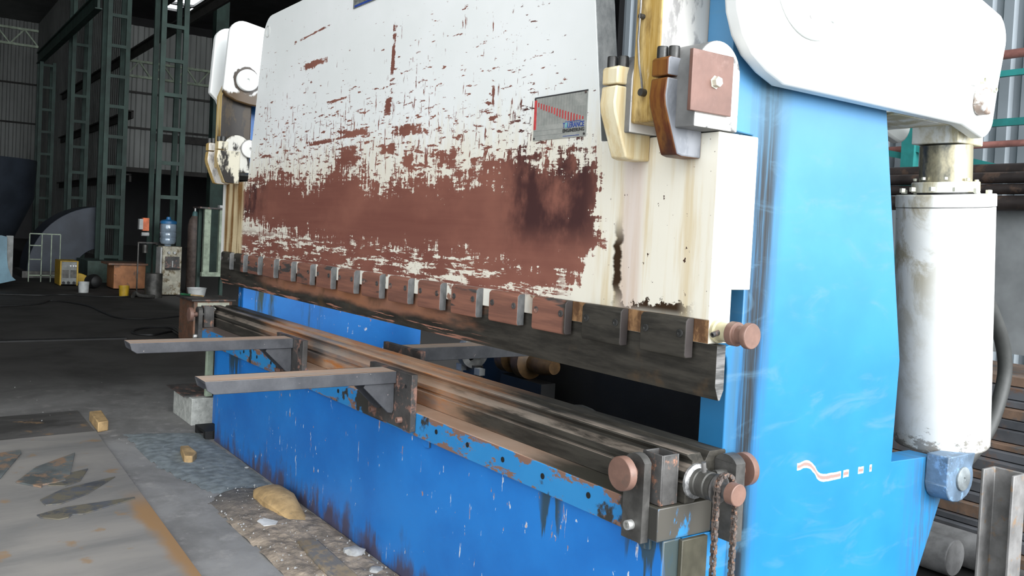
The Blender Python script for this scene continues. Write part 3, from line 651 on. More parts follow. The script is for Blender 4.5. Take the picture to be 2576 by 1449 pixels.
def housing(x0, x1, bx1, mat, bossmat, side=1, label=None):
    h = MB().prism(hkp_bot, 'x', x0, x1).build('bearing_housing', mat, PB, .005, label=label)
    MB().prism(hkp_top, 'x', x0, x1).build('bearing_cap', mat, h, .004)
    a, b = (x0+.003, bx1) if side > 0 else (bx1, x1-.003)
    MB().prism([(.060, 1.622)]+arc(-.020, 1.765, .080, 0, 180, 18)+[(-.100, 1.622)], 'x', a, b).build('bearing_body', bossmat, h, .004)
    for yy, xx in ((-.115, x0+(x1-x0)*.28), (-.100, x0+(x1-x0)*.72)):
        MB().bolt((xx, yy, 1.798), (xx, yy, 1.830), .0145).build('bolt', M['boltdark'], h)
    return h
hr = housing(-.070, -.010, .055, M['hookdark'], M['bossgrey'], 1, 'dark amber-stained bearing housing beside the cover plate')
housing(-.262, -.200, -.180, M['hooklight'], M['bossgrey'], 1, 'cream bearing housing left of the yellowish link')
housing(mL(-.010), mL(-.070), mL(.055)-.0, M['link'], M['bossgrey'], -1, 'stained outer bearing housing at the far end')
hn = housing(mL(-.200), mL(-.262), mL(-.185), M['hookblack'], M['bossblack'], -1, 'stained inner bearing housing at the far end')
MB().lathe((-3.725, .055, 1.768), (-3.700, .055, 1.768), [(0, .056), (.8, .056), (1, .052), (1, .008), (.6, .006), (.6, 0)], 32).build('pin_end', M['bossgrey'], hn, .001)
cp = MB().box(.056, .068, -.130, .018, 1.657, 1.808).build('cover_plate', M['coverplate'], hr, .0015)
MB().lathe((.068, -.048, 1.735), (.084, -.048, 1.735), [(0, .017), (.12, .017), (.14, .0135), (.9, .0135), (1, .012)], 6).build('cover_bolt', M['nickel'], hr)
MB().tube([(.034, .035, 2.05), (.034, .045, 1.95), (.034, .062, 1.88), (.034, .075, 1.84)], .0025, 6).build('sensor_cable', M['bright'], PB)
# --- hydraulic cylinder at the right end
HC = PB
p0 = Vector((-.05, 1.345, .668)); p1 = Vector((-.05, 1.262, 1.668)); ax = (p1-p0); at = lambda z: p0+ax*((z-.668)/1.0)
cyl = MB().lathe(at(.668), at(1.500), [(0, .150), (.012, .157), (1, .157)], 64).build('hydraulic_cylinder', M['cylw'], PB, label='white hydraulic cylinder with grime and scratches')
MB().lathe(at(1.502), at(1.545), [(0, .159), (.95, .159), (1, .156)], 64).build('cylinder_head', M['cylw'], cyl, .002)
MB().lathe(at(1.552), at(1.588), [(0, .108), (.9, .108), (1, .105)], 48).build('gland_ring', M['gland'], cyl, .002)
MB().lathe(at(1.545), at(1.552), [(0, .090), (1, .090)], 32).build('spacer_ring', M['boltdark'], cyl)
MB().lathe(at(1.588), at(1.712), [(0, .084), (1, .084)], 48).build('piston_rod', M['rod'], cyl)
MB().box(-.13, .035, 1.175, 1.34, 1.712, 1.80).build('rod_eye', M['gland'], cyl, .004)
for i in range(12):
    w = 2*PI*i/12+.2
    c = at(1.546)+Vector((math.cos(w), math.sin(w), 0))*.138; MB().cyl(c, c+Vector((0, 0, .014)), .0105, n=6).build('bolt', M['nickel'], cyl)
for i in range(8):
    w = 2*PI*i/8+.5
    c = at(1.588)+Vector((math.cos(w), math.sin(w), 0))*.096; MB().cyl(c, c+Vector((0, 0, .009)), .007, n=6).build('bolt', M['nickel'], cyl)
ck = MB().prism([(1.128, .672), (1.128, .575)]+arc(1.185, .575, .057, 180, 265, 5)+[(1.20, .515), (1.235, .518)]+arc(1.225, .59, .07, -80, 30, 6)+[(1.30, .672)], 'x', .022, .098).build('cylinder_clevis', M['clevis'], PB, .004)
MB().lathe((.098, 1.222, .592), (.106, 1.222, .592), [(0, .040), (.8, .040), (1, .037), (1, .006), (.5, .005), (.5, 0)], 32).build('clevis_pin', M['pinface'], ck, .001)
B(.03, .07, 1.28, 1.34, .585, .612).build('lock_tab', M['clevis'], ck, .002); B(.03, .07, 1.28, 1.34, .620, .645).build('lock_tab', M['clevis'], ck, .002)
hs = [(-.10, 1.50, 1.30), (-.06, 1.57, 1.22), (-.05, 1.66, 1.12), (-.05, 1.74, 1.02), (-.05, 1.778, .92), (-.05, 1.765, .83), (-.05, 1.715, .73), (-.05, 1.65, .66), (-.06, 1.55, .58), (-.08, 1.42, .52)]
def smooth_path(p, n=6):
    p = [Vector(q) for q in p]; o = []
    for i in range(len(p)-1):
        a = p[max(i-1, 0)]; b = p[i]; c = p[i+1]; d = p[min(i+2, len(p)-1)]
        for k in range(n):
            t = k/n; o.append(.5*((2*b)+(c-a)*t+(2*a-5*b+4*c-d)*t*t+(3*b-a-3*c+d)*t**3))
    o.append(p[-1]); return o
MB().tube(smooth_path(hs), .026, 16).build('hydraulic_hose', M['hose'], PB)
# --- die yokes at both beam ends
def yoke(fx, end):
    s = lambda a, b: (min(fx(a), fx(b)), max(fx(a), fx(b)))
    a, b = s(-.085, -.012)
    cxm = (a+b)/2; w = (b-a)/2
    prof = [(a, .560), (b, .560), (b, .765)]+arc(cxm, .742, w*1.18, 32, 148, 8)+[(a, .765)]
    MB().prism(prof, 'y', -.140, -.1155).build('yoke_plate', M['yoke'], PB, .003)
    ex = .108 if end == 'right' else 0; by = .082 if end == 'right' else .2005
    MB().prism([(p[0]+ex, p[1]) for p in prof], 'y', by, by+.036).build('yoke_plate', M['yoke'], PB, .003)
    MB().bolt((cxm, -.140, .600), (cxm, -.158, .600), .013).build('yoke_bolt', M['bright'], PB)
    for yy, sg in ((-.140, -1), (by+.036, 1)):
        cxm = (a+b)/2+(ex if sg > 0 else 0)
        d = MB().lathe((cxm, yy, .737), (cxm, yy+sg*.052, .737), [(0, .015), (.55, .015), (.57, .044), (.95, .044), (1, .042)], 40).build('adjusting_knob', M['copperdisc'], PB, .0008)
        MB().cyl((cxm, yy-sg*.02, .737), (cxm, yy-sg*.075, .737), .010, n=14).build('adjusting_screw', M['darksteel'], PB)
    for y0, y1 in ((-.100, -.038), (.140, .198)):
        x0, x1 = s(-.062, .010); t_ = .006
        mb = MB(); mb.box(x0, x1, y0, y0+t_, .656, .787); mb.box(x0, x1, y1-t_, y1, .656, .787); mb.box(x0, x0+t_, y0+t_, y1-t_, .656, .787); mb.box(x1-t_, x1, y0+t_, y1-t_, .656, .787)
        mb.build('stop_tube', M['tubesteel'], PB, .002)
yoke(lambda x: x, 'right'); yoke(lambda x: -4.045-x, 'left')
# --- support arms on the beam
def support_arm(x0, x1, px0, px1, z, tip, label):
    t_ = .009
    A = MB(); A.box(x0, x1, tip, -.140, z-t_, z)
    A.prism([(tip, z), (-.140, z), (-.140, z-.046), (tip+.03, z-.046), (tip+.008, z-.032), (tip+.002, z-.012)], 'x', x1-t_, x1+.0005)
    A.prism([(tip, z), (-.140, z), (-.140, z-.046), (tip+.03, z-.046), (tip+.008, z-.032), (tip+.002, z-.012)], 'x', x0, x0+t_)
    arm = A.build('support_arm', M['arm'], PB, .002, label=label)
    pl = B(px0, px1, -.1395, -.1155, z-.208, z+.004).build('mounting_plate', M['rustplate'], arm, .002)
    for xx in (x1-t_-.002, x0+t_):
        MB().prism([(-.142, z-.0465), (-.262, z-.0465), (-.268, z-.058), (-.165, z-.158), (-.145, z-.162), (-.1398, z-.15)], 'x', xx-t_, xx).build('gusset', M['arm'], arm, .002)
    c = (px0+px1)/2
    for dx in (-.115, .105): MB().bolt((c+dx, -.1395, z-.175), (c+dx, -.160, z-.175), .0115).build('bolt', M['copperdisc'], arm)
    MB().cyl((px1-.045, -.1405, z-.045), (px1-.045, -.139, z-.045), .007, n=12).build('tapped_hole', M['black'], arm)
    return arm
support_arm(-1.478, -1.356, -1.585, -1.235, .793, -.853, 'nearer support arm, rusty on top')
support_arm(-2.515, -2.400, -2.62, -2.28, .786, -.868, 'farther support arm, rusty on top')
# --- things seen through the tool gap
ra = MB(); x0, x1, zz = -2.03, -1.91, .793
ra.box(x0, x1, .224, .97, zz-.009, zz); ra.box(x1-.009, x1+.0005, .224, .97, zz-.062, zz); ra.box(x0, x0+.009, .224, .97, zz-.062, zz)
ra = ra.build('support_arm', M['arm'], PB, .002, label='rear support arm behind the die')
B(-2.135, -1.775, .2005, .224, .585, .797).build('mounting_plate', M['rustplate'], ra, .002)
B(-3.3, -1.0, 1.46, 1.48, 0, 1.0).build('gap_dark_sheet', M['black'], PB)  # added black sheet, stands in for the darkness seen through the gap
tube = MB()
tube.tube(smooth_path([(-2.4, 1.3, .15), (-1.9, 1.2, .45), (-1.5, 1.15, .40), (-1.1, 1.1, .28), (-.7, 1.0, .32), (-.3, 1.0, .4)]), .018, 10)
tube.build('rear_hose', M['hose'], PB)
mb = MB()
for X in (-2.05, -1.62, -1.20, -.85, -.5): mb.box(X, X+.03, .95, 1.0, 0, .42); mb.box(X-.04, X+.07, .93, 1.02, .40, .43)
mb.build('rear_brackets', M['darksteel'], PB)
mb = MB(); mb.cyl((-3.6, 1.05, .22), (-.1, 1.05, .22), .06, n=20); mb.build('rear_shaft', M['black'], PB)

DB = solo(MB().prism([(-.023, .656), (-.023, .708), (-.013, .710), (-.013, .719), (-.023, .721), (-.023, .738), (-.002, .757), (-.002, .765), (-.023, .781), (-.019, .786), (.026, .786), (.042, .762), (.047, .762), (.062, .786),
     (.121, .786), (.125, .781), (.125, .765), (.104, .722), (.125, .690), (.125, .656), (.095, .656), (.058, .693), (.050, .693), (.010, .656)], 'x', -4.07, .022).build('die_block', M['die'], None, .0012),
     'long four-way V die bar, rusty to oily dark, lying on the blue bed', 'die')
# chain drum on the die end, with its chain hanging
CD = thing('chain_spool', 'rusty chain spool welded to the right end of the die', 'spool', (.06, .012, .713))
MB().lathe((.0225, .012, .713), (.098, .012, .713), [(0, .040), (.12, .036), (.3, .036), (.34, .033), (.42, .036), (.7, .036), (.74, .033), (.9, .036), (1, .036)], 36).build('hub', M['darksteel'], CD)
MB().lathe((.098, .012, .713), (.168, .012, .713), [(0, .030), (.05, .038), (.10, .038), (.12, .020), (.66, .020)], 36).build('sprocket_neck', M['steel'], CD)
MB().lathe((.142, .012, .713), (.168, .012, .713), [(0, .028), (.94, .028), (1, .026)], 36).build('end_cap', M['copperdisc'], CD)
MB().lathe((.0225, .012, .713), (.034, .012, .713), [(0, .047), (.6, .046), (1, .038)], 20).build('weld_bead', M['weld'], CD)
MB().cyl((.060, .002, .745), (.060, -.002, .772), .0065, n=10).build('grease_nipple', M['steel'], CD)
chp = []
Z = .02
while Z < .72: chp.append((.123, -.018, Z)); Z += .0155
for i in range(9): w = PI-PI*i/8; chp.append((.123, .012+.030*math.cos(w), .724+.030*math.sin(w)))
Z = .715
while Z > .02: chp.append((.132, .042, Z)); Z -= .0155
mb = MB()
for i in range(len(chp)-1):
    a = Vector(chp[i]); b = Vector(chp[i+1]); d = (b-a); e = d*.18
    o = .0062 if i % 2 else .0038
    for sx in (-1, 1):
        off = Vector((sx*o, 0, 0)); mb.bar(a+off-e, b+off+e, .0105 if True else 0, .0016) if False else mb.add(
            [p+off+q+r for p in (a-e, b+e) for q in (Vector((-.0009, 0, 0)), Vector((.0009, 0, 0))) for r in (d.cross(Vector((1, 0, 0))).normalized()*-.0052, d.cross(Vector((1, 0, 0))).normalized()*.0052)],
            [(0, 1, 3, 2), (4, 6, 7, 5), (0, 4, 5, 1), (2, 3, 7, 6), (0, 2, 6, 4), (1, 5, 7, 3)])
    mb.cyl(a+Vector((-.0085, 0, 0)), a+Vector((.0085, 0, 0)), .0042, n=8)
solo(mb.build('roller_chain', M['chain']), 'roller chain looped over the spool and hanging down', 'chain')

# ============================================================ right side stock
FR = -3.0
solo(B(-1.20, 1.2, 3.05, 3.06, .84, 1.64).build('steel_sheet', M['sheetgrey']), 'flat grey steel sheet standing behind the white cylinder', 'sheet')
pl = [(1.775, .042, 3.10), (1.70, .040, 3.02), (1.625, .040, 3.02), (1.555+.0, .036, 3.10)]
for i, (z, r, y) in enumerate([(1.800, .036, 3.10), (1.749, .030, 2.97), (1.690, .028, 2.97), (1.618, .040, 2.97)]):
    solo(MB().cyl((-3.3, y, z), (1.6, y, z-.0), r, n=20).build('steel_pipe', M['pipe']),
         ['topmost dark pipe on the rack behind the cylinder', 'second pipe from the top on the rack', 'third pipe from the top on the rack', 'lowest and thickest rusty pipe on the rack'][i], 'pipe', 'long pipes on the rack')
rk = thing('stock_rack', 'dark rack carrying the long pipes behind the machine', 'rack', (-1.2, 3.2, 0))
for X in (-3.2, 1.5): B(X, X+.08, 3.15, 3.23, 0, 1.9).build('upright', M['greenbright'], rk)
for X in (-3.2, 1.5): B(X, X+.08, 2.85, 3.15, 1.52, 1.575).build('bracket', M['darksteel'], rk)
z = 0; y = 2.30
labs = {}
for i in range(16):
    h = (.045, .05, .03, .06, .04, .05, .035, .055, .04, .03, .06, .045, .05, .035, .06, .05)[i]
    yy = y+i*.045+random.uniform(-.02, .02)
    x0 = -2.7+random.uniform(-.3, .2)
    solo(B(x0, 1.4, yy, yy+.62, z, z+h-.004).build('steel_bar', M['flat'] if i % 3 else M['flatb'], None, .002),
         'long flat steel bar stacked lengthwise on the floor behind the machine', 'bar', 'stacked flat bars')
    z += h
for i, (X, y, r) in enumerate([(-.27, 1.93, .078), (-.13, 2.095, .075)]):
    solo(MB().lathe((-1.6, y, r), (X, y, r), [(0, r), (.995, r), (1, r*.94)], 36).build('round_bar', M['roundbar']), ['thick black round bar on the floor, nearer of the two', 'thick black round bar, half hidden behind the first'][i], 'bar')
t_ = .012
ch = MB(); ch.prism([(-.125, 1.80), (-.113, 1.80), (-.113, 1.885), (-.012, 1.885), (-.012, 1.80), (.0, 1.80), (.0, 1.90), (-.125, 1.90)], 'z', 0, .505)
solo(ch.build('steel_channel', M['channel'], None, .003), 'short grey steel channel standing upright at the right edge', 'channel')
# steelwork in front of the back wall
t = thing('wall_frame', 'teal steel frame in front of the corrugated back wall', 'frame', (-2.45, 5.1, 0))
B(-2.52, -2.41, 5.05, 5.13, 0, 4.5).build('post', M['greenbright'], t)
B(-4.5, 1.8, 5.14, 5.18, 2.335, 2.39).build('rail', M['greenbright'], t)
B(-4.5, 2.2, 5.14, 5.18, 2.71, 2.755).build('rail', M['greenbright'], t)
MB().bar((-3.1, 5.1, 2.26), (-2.45, 5.1, 2.12), .04, .05).build('brace', M['greenbright'], t)
MB().bar((-2.45, 5.1, 2.20), (-1.4, 5.1, 1.92), .04, .05).build('brace', M['greenbright'], t)
solo(MB().cyl((-6, 5.22, 2.90), (2.5, 5.22, 2.88), .035, n=14).build('pipe', M['redpipe']), 'red-brown pipe running along the corrugated wall, upper right', 'pipe')
solo(MB().cyl((-6, 5.20, 2.205), (2.5, 5.20, 2.205), .026, n=14).build('pipe', M['redpipe']), 'thin red-brown pipe behind the piston rod, low on the wall', 'pipe')

# ============================================================ floor pieces near the machine
solo(MB().prism([(-4.16, -.665), (-1.0, -.77), (-1.0, -2.7), (-4.0, -2.7)], 'z', .0, .018).build('steel_sheet', M['sheetfloor'], None, .002), 'large weathered steel sheet lying flat on the floor, lower left', 'sheet')
solo(MB().prism([(-4.86, -.655), (-4.19, -.665), (-4.03, -2.7), (-4.7, -2.7)], 'z', .0, .008).build('steel_sheet', M['sheetdark'], None, .002), 'dark oily steel sheet on the floor beside the wood block', 'sheet')
def scrap(pts, mat, label, th=.005, z=.0185, tilt=0):
    o = MB().prism(pts, 'z', z, z+th).build('scrap_plate', mat, None, .0006, 1)
    return solo(o, label, 'scrap', 'steel offcuts on the sheet')
scrap([(-3.645, -.862), (-3.20, -.955), (-3.17, -.985), (-3.12, -.985), (-3.10, -1.03), (-3.09, -1.09), (-3.05, -1.10), (-3.183, -1.191), (-3.42, -1.08)], M['scrapA'], 'rust-and-blue scrap plate with a jagged torch-cut end', .008)
scrap([(-3.30, -.855), (-3.09, -.925), (-3.03, -1.0), (-3.07, -1.07), (-3.14, -1.02), (-3.24, -.97)], M['scrapB'], 'small dark bluish kite-shaped offcut')
scrap([(-3.095, -.765), (-2.86, -.93), (-2.75, -1.06), (-2.76, -1.12), (-2.85, -1.13), (-2.98, -1.02)], M['scrapB'], 'long curved yellowish-grey offcut with a pointed end')
scrap([(-2.715, -.755), (-2.69, -.76), (-2.56, -1.0), (-2.575, -1.04), (-2.54, -1.06), (-2.53, -1.10), (-2.585, -1.16), (-2.63, -1.17), (-2.69, -1.05)], M['scrapB'], 'lowest long spear-shaped dark offcut')
scrap([(-3.825, -1.105), (-3.75, -1.108), (-3.28, -1.25), (-3.30, -1.6), (-3.72, -1.40)], M['scrapA'], 'bluish scrap plate cut off by the left edge', .008)
def block(pts, h, mat, label, cat='wood block', name='wood_block', bev=.006):
    o = MB().prism(pts, 'z', 0, h).build(name, mat, None, bev); o.location.z = 0
    return solo(o, label, cat)
block([(-4.54, -.64), (-4.55, -.565), (-4.22, -.585), (-4.19, -.650)], .062, M['wood'], 'short sawn wood block lying at the edge of the dark sheet')
block([(-3.50, -.345), (-3.49, -.30), (-3.33, -.30), (-3.25, -.345), (-3.27, -.385)], .045, M['wood'], 'small yellow wood block on the blue-grey grit')
# split log and buried plank
lg = MB()
sec = [(-2.60, .05, .030), (-2.50, .085, .065), (-2.35, .085, .070), (-2.22, .06, .050), (-2.12, .045, .022), (-2.06, .03, .010)]
n = 10; vs = []; fs = []
for i, (x, r, h) in enumerate(sec):
    cy = -.185+.02*i*(-.15)
    for k in range(n):
        w = PI*k/(n-1); rr = r*(1+.12*mn.noise(Vector((x*9, k*.7, 0)))); vs.append((x, cy-rr*math.cos(w), h*(math.sin(w)**.6)+.001))
for i in range(len(sec)-1):
    for k in range(n-1): fs.append((i*n+k, i*n+k+1, (i+1)*n+k+1, (i+1)*n+k))
    fs.append((i*n+n-1, i*n, (i+1)*n, (i+1)*n+n-1))
fs += [tuple(range(n)), tuple(range(len(sec)*n-1, (len(sec)-1)*n-1, -1))]
lg.add(vs, fs); solo(lg.build('split_log', M['wood']), 'rough split piece of pale wood leaning near the foot of the bed', 'wood')
block([(-1.83, -.315), (-1.80, -.235), (-1.30, -.255), (-1.32, -.345), (-1.50, -.345)], .028, M['woodgrey'], 'dusty plank half buried in the dirt', 'plank', 'plank', .008)
def ground(name, mat, poly, h, step, label, cat, base_=.004, amp=.010, seed=0):
    def inside(x, y):
        c = False; j = len(poly)-1
        for i in range(len(poly)):
            xi, yi = poly[i]; xj, yj = poly[j]
            if (yi > y) != (yj > y) and x < (xj-xi)*(y-yi)/(yj-yi)+xi: c = not c
            j = i
        return c
    def dist(x, y):
        b = 9
        for i in range(len(poly)):
            a = Vector(poly[i]); d = Vector(poly[(i+1) % len(poly)])-a; t = max(0, min(1, (Vector((x, y))-a).dot(d)/d.length_squared)); b = min(b, (Vector((x, y))-a-d*t).length)
        return b
    x0 = min(p[0] for p in poly); x1 = max(p[0] for p in poly); y0 = min(p[1] for p in poly); y1 = max(p[1] for p in poly)
    nx = int((x1-x0)/step)+1; ny = int((y1-y0)/step)+1; idx = {}; vs = []; fs = []
    for i in range(nx+1):
        for j in range(ny+1):
            x = x0+i*step; y = y0+j*step
            e = dist(x, y)*(1 if inside(x, y) else -1)+.03*mn.noise(Vector((x*12, y*12, seed)))
            if e > -step:
                z = max(0, min(1, e/.05))
                idx[i, j] = len(vs); vs.append((x, y, (base_+h*z)*(1 if e > 0 else 0)+max(0, z)*amp*(mn.noise(Vector((x*30, y*30, seed)))+.5*mn.noise(Vector((x*80, y*80, seed))))*(.3+z)+.0005))
    for i in range(nx):
        for j in range(ny):
            q = [(i, j), (i+1, j), (i+1, j+1), (i, j+1)]
            if all(k in idx for k in q): fs.append(tuple(idx[k] for k in q))
    o = MB().add(vs, fs).build(name, mat); return solo(o, label, cat, kind='stuff')
ground('grit_patch', M['sand'], [(-4.08, -.51), (-3.95, -.12), (-3.0, -.10), (-2.62, -.10), (-2.55, -.20), (-2.68, -.40), (-3.0, -.47), (-3.4, -.53)], .006, .014, 'thin blue-grey grit spread on the floor at the far end of the bed', 'grit', .002, .004, 3)
ground('dirt', M['dirt'], [(-2.75, -.30), (-2.60, -.095), (.02, -.095), (.02, -.42), (-1.3, -.47), (-2.1, -.47), (-2.55, -.45)], .012, .013, 'tan dirt and rubble banked along the foot of the blue bed', 'dirt', .003, .006, 5)
def rock(x, y, r, mat, label, cat='stone', name='stone'):
    bm = bmesh.new(); bmesh.ops.create_icosphere(bm, subdivisions=2, radius=r)
    for v in bm.verts:
        v.co *= 1+.35*mn.noise(v.co*(1.6/r)+Vector((x*7, y*7, 0))); v.co.z *= .5
    mb = MB(); mb.add([v.co+Vector((x, y, r*.35)) for v in bm.verts], [tuple(v.index for v in f.verts) for f in bm.faces]); bm.free()
    return solo(mb.build(name, mat), label, cat, 'stones in the dirt' if name == 'stone' else None)
rock(-1.62, -.155, .045, M['stone'], 'largest pale stone, between the plank and the bed')
rock(-1.42, -.16, .030, M['stone'], 'pale stone below the largest one, beside the plank')
rock(-2.53, -.125, .012, M['stone'], 'tiny white stone just behind the split log')
rock(-3.05, -.115, .012, M['stone'], 'tiny white stone against the bed corner on the grit')
cs = MB().prism([(-2.19, -.335), (-2.11, -.29), (-2.07, -.315), (-2.08, -.365), (-2.15, -.37)], 'z', .016, .019).build('shell_scrap', M['paper']); solo(cs, 'pale fan-shaped scrap lying in front of the split log', 'litter')
fr = MB()
for i in range(420):
    X = random.uniform(-2.7, -.3); Y = random.uniform(-.46, -.11)
    r = random.uniform(.002, .0065); fr.add([(X+r*random.uniform(.6, 1.4)*a, Y+r*random.uniform(.6, 1.4)*b, .012+r*c) for a, b, c in ((1, 0, 0), (-1, 0, 0), (0, 1, 0), (0, -1, 0), (0, 0, 1.2), (0, 0, -1))],
           [(0, 2, 4), (2, 1, 4), (1, 3, 4), (3, 0, 4), (2, 0, 5), (1, 2, 5), (3, 1, 5), (0, 3, 5)])
for i in range(26):
    X = random.uniform(-6.5, -2.8); Y = random.uniform(-1.2, -.1)+(X+2.8)*-.0; r = random.uniform(.002, .006)
    fr.add([(X+r*a, Y+r*b, .013+r*c) for a, b, c in ((1, 0, 0), (-1, 0, 0), (0, 1, 0), (0, -1, 0), (0, 0, .6), (0, 0, -1))], [(0, 2, 4), (2, 1, 4), (1, 3, 4), (3, 0, 4), (2, 0, 5), (1, 2, 5), (3, 1, 5), (0, 3, 5)])
solo(fr.build('litter_crumbs', M['stone'], smooth=False), 'scattered pale crumbs and chips over the dirt and floor', 'crumbs', kind='stuff')
# pale box with lid behind the bed end
bx = thing('concrete_box', 'pale speckled box with a rusty lid beyond the far end of the bed', 'box', (-4.35, .0, 0))
B(-4.60, -4.16, -.105, .33, 0, .175).build('body', M['concrete'], bx, .004); B(-4.66, -4.22, -.14, .33, .176, .184).build('lid', M['rustplate'], bx, .001)
solo(MB().prism([(-3.98, 0), (-3.98, .05), (-3.76, .05), (-3.76, 0), (-3.80, 0), (-3.80, .035), (-3.94, .035), (-3.94, 0)], 'y', -.13, -.0).build('channel_offcut', M['black'], None, .001), 'short black channel offcut at the far corner of the bed', 'offcut')
solo(B(-4.19, -4.15, -.022, .020, 0.185, .62).build('pale_post', M['palegreen'], None, .003), 'pale green strip showing past the far end of the bed', 'post')

# ============================================================ far left shop things
# low cabinet behind the far die yoke
cb = thing('tool_cabinet', 'rust-brown cabinet with a pale drawer beyond the far die end', 'cabinet', (-8.0, 1.1, 0))
B(-8.35, -7.80, .90, 1.30, .02, .47).build('body', M['rustbox'], cb, .004); B(-8.40, -7.77, .87, 1.33, .47, .488).build('top', M['rustplate'], cb, .002)
dr = B(-7.80, -7.785, .935, 1.265, .34, .455).build('drawer', M['drawer'], cb, .002); B(-7.785, -7.77, 1.06, 1.14, .375, .39).build('handle', M['rustplate'], dr)
solo(MB().lathe((-8.25, 1.05, .489), (-8.25, 1.05, .575), [(0, .085), (.9, .10), (1, .105), (1, .095), (.3, .08), (.3, 0)], 24).build('tub', M['lightgrey']), 'small white tub on the rust-brown cabinet', 'tub')
pn = thing('brush', 'green-handled brush lying on the rust-brown cabinet', 'brush', (-8.1, 1.0, .489)); MB().cyl((-8.30, .90, .503), (-8.18, .97, .503), .012, n=8).build('handle', simple('green_plastic', (.02, .12, .05)), pn); MB().cyl((-8.18, .97, .503), (-8.03, 1.06, .503), .008, n=8).build('shaft', M['wood'], pn)
# pale green stand with small vice, behind
st = thing('machine_stand', 'pale green machine stand with a wheel, behind the far die end', 'stand', (-7.2, 1.6, 0))
B(-7.25, -7.15, 1.45, 1.52, 0, .80).build('post', M['palegreen'], st); MB().bar((-7.2, 1.22, 0), (-7.2, 1.42, .85), .05, .05).build('brace', M['palegreen'], st)
B(-6.4, -6.0, 1.42, 1.70, .10, .52).build('base_block', M['palegreen'], st, .004); MB().cyl((-6.0, 1.36, .50), (-6.08, 1.36, .50), .07, n=24).build('wheel', M['redpipe'], st)
B(-6.5, -6.3, 1.75, 1.95, 0, .95).build('post', M['palegreen'], st)
# water dispenser and bottle
wd = thing('water_dispenser', 'grimy off-white water dispenser standing before the lattice column', 'water dispenser', (-13.95, 2.2, 0))
B(-14.25, -13.9, 2.06, 2.37, .02, .84).build('body', M['offwhite'], wd, .01); B(-13.90, -13.885, 2.10, 2.33, .47, .67).build('tap_recess', M['rustplate'], wd)
for y in (2.15, 2.24): MB().cyl((-13.9, y, .735), (-13.84, y, .735), .022, n=10).build('tap', M['lightgrey'], wd)
B(-13.885, -13.86, 2.205, 2.222, .49, .60).build('drain_slot', M['lightgrey'], wd); B(-13.9, -13.80, 2.10, 2.33, .455, .475).build('drip_tray', M['black'], wd)
B(-14.24, -13.95, 2.035, 2.06, .05, .82).build('side_panel', M['lightgrey'], wd)
wb = thing('water_bottle', 'cloudy plastic water bottle with a blue cap on the dispenser', 'bottle', (-14.05, 2.17, .842))
MB().lathe((-14.05, 2.17, .842), (-14.05, 2.17, 1.22), [(0, .05), (.06, .06), (.10, .11), (.2, .13), (.35, .13), (.38, .122), (.42, .13), (.6, .13), (.63, .122), (.67, .13), (.95, .13), (1, .12)], 28).build('body', M['bottle'], wb)
MB().lathe((-14.05, 2.17, 1.22), (-14.05, 2.17, 1.34), [(0, .135), (.35, .135), (.5, .10), (.62, .04), (.95, .035), (1, .02)], 24).build('cap', M['blueplastic'], wb)
gc = thing('gas_cylinder', 'tall brown gas cylinder standing right of the water dispenser', 'gas cylinder', (-14.5, 2.73, 0))
MB().lathe((-14.5, 2.73, 0), (-14.5, 2.73, 1.38), [(0, .10), (.03, .115), (.88, .115), (.95, .09), (1, .05)], 28).build('body', M['gas'], gc)
MB().lathe((-14.5, 2.73, 1.36), (-14.5, 2.73, 1.46), [(0, .055), (.7, .045), (1, .03)], 16).build('neck', M['gasneck'], gc); MB().cyl((-14.5, 2.73, 1.46), (-14.5, 2.73, 1.54), .018, n=10).build('valve', M['bright'], gc)
gp = MB().cyl((-13.6, 1.86, 0), (-13.6, 1.86, .40), .135, n=20).build('drum', M['darksteel']); solo(gp, 'dark steel drum left of the water dispenser', 'drum')
sf = thing('pale_stand', 'pale green open steel stand left of the ram', 'stand', (-13, 2.62, 0))
for y in (2.46, 2.70): B(-13.04, -12.96, y, y+.10, .40 if y > 2.6 else .46, 1.50).build('post', M['palegreen'], sf)
B(-13.3, -12.9, 2.36, 2.95, 1.50, 1.525).build('top', M['rustplate'], sf); B(-13.04, -12.94, 2.44, 2.85, .40, .47).build('bottom_rail', M['palegreen'], sf)
for y in (2.44, 2.82): B(-13.3, -13.22, y, y+.05, 0, 1.50).build('leg', M['green'], sf)
B(-13.2, -13.05, 2.44, 2.87, 0, .06).build('foot', M['green'], sf)
solo(B(-13.1, -12.98, 2.70, 2.85, 1.526, 1.57).build('package', M['lightgrey'], None, .005), 'white package lying on top of the pale green stand', 'package')
ob = thing('orange_cabinet', 'faded orange sheet metal cabinet left of the drum', 'cabinet', (-15.4, 1.8, 0))
B(-15.8, -15.2, 1.56, 2.09, .02, .44).build('body', M['orange'], ob, .004); B(-15.85, -15.15, 1.46, 2.12, .44, .475).build('top', M['rustbox'], ob, .002)
sw = thing('switch_box', 'small orange and grey switch box fixed to the lattice column', 'switch box', (-14.5, 1.86, .8))
B(-14.55, -14.45, 1.85, 1.95, 1.08, 1.30).build('box', M['redor'], sw); B(-14.55, -14.44, 1.79, 1.85, 1.10, 1.28).build('cover', M['lightgrey'], sw); MB().cyl((-14.45, 1.83, 1.02), (-14.45, 1.95, 1.02), .035, n=12).build('socket', M['lightgrey'], sw)
B(-14.52, -14.48, 1.80, 2.12, .86, .885).build('shelf', M['rustplate'], sw); MB().cyl((-14.45, 1.90, .70), (-14.45, 1.90, .84), .045, n=12).build('gauge', M['darksteel'], sw); B(-14.53, -14.50, 1.79, 1.81, .0, .88).build('bracket', M['darksteel'], sw)
B(-14.669, -14.48, 2.08, 2.16, .84, .86).build('arm', M['darksteel'], sw)
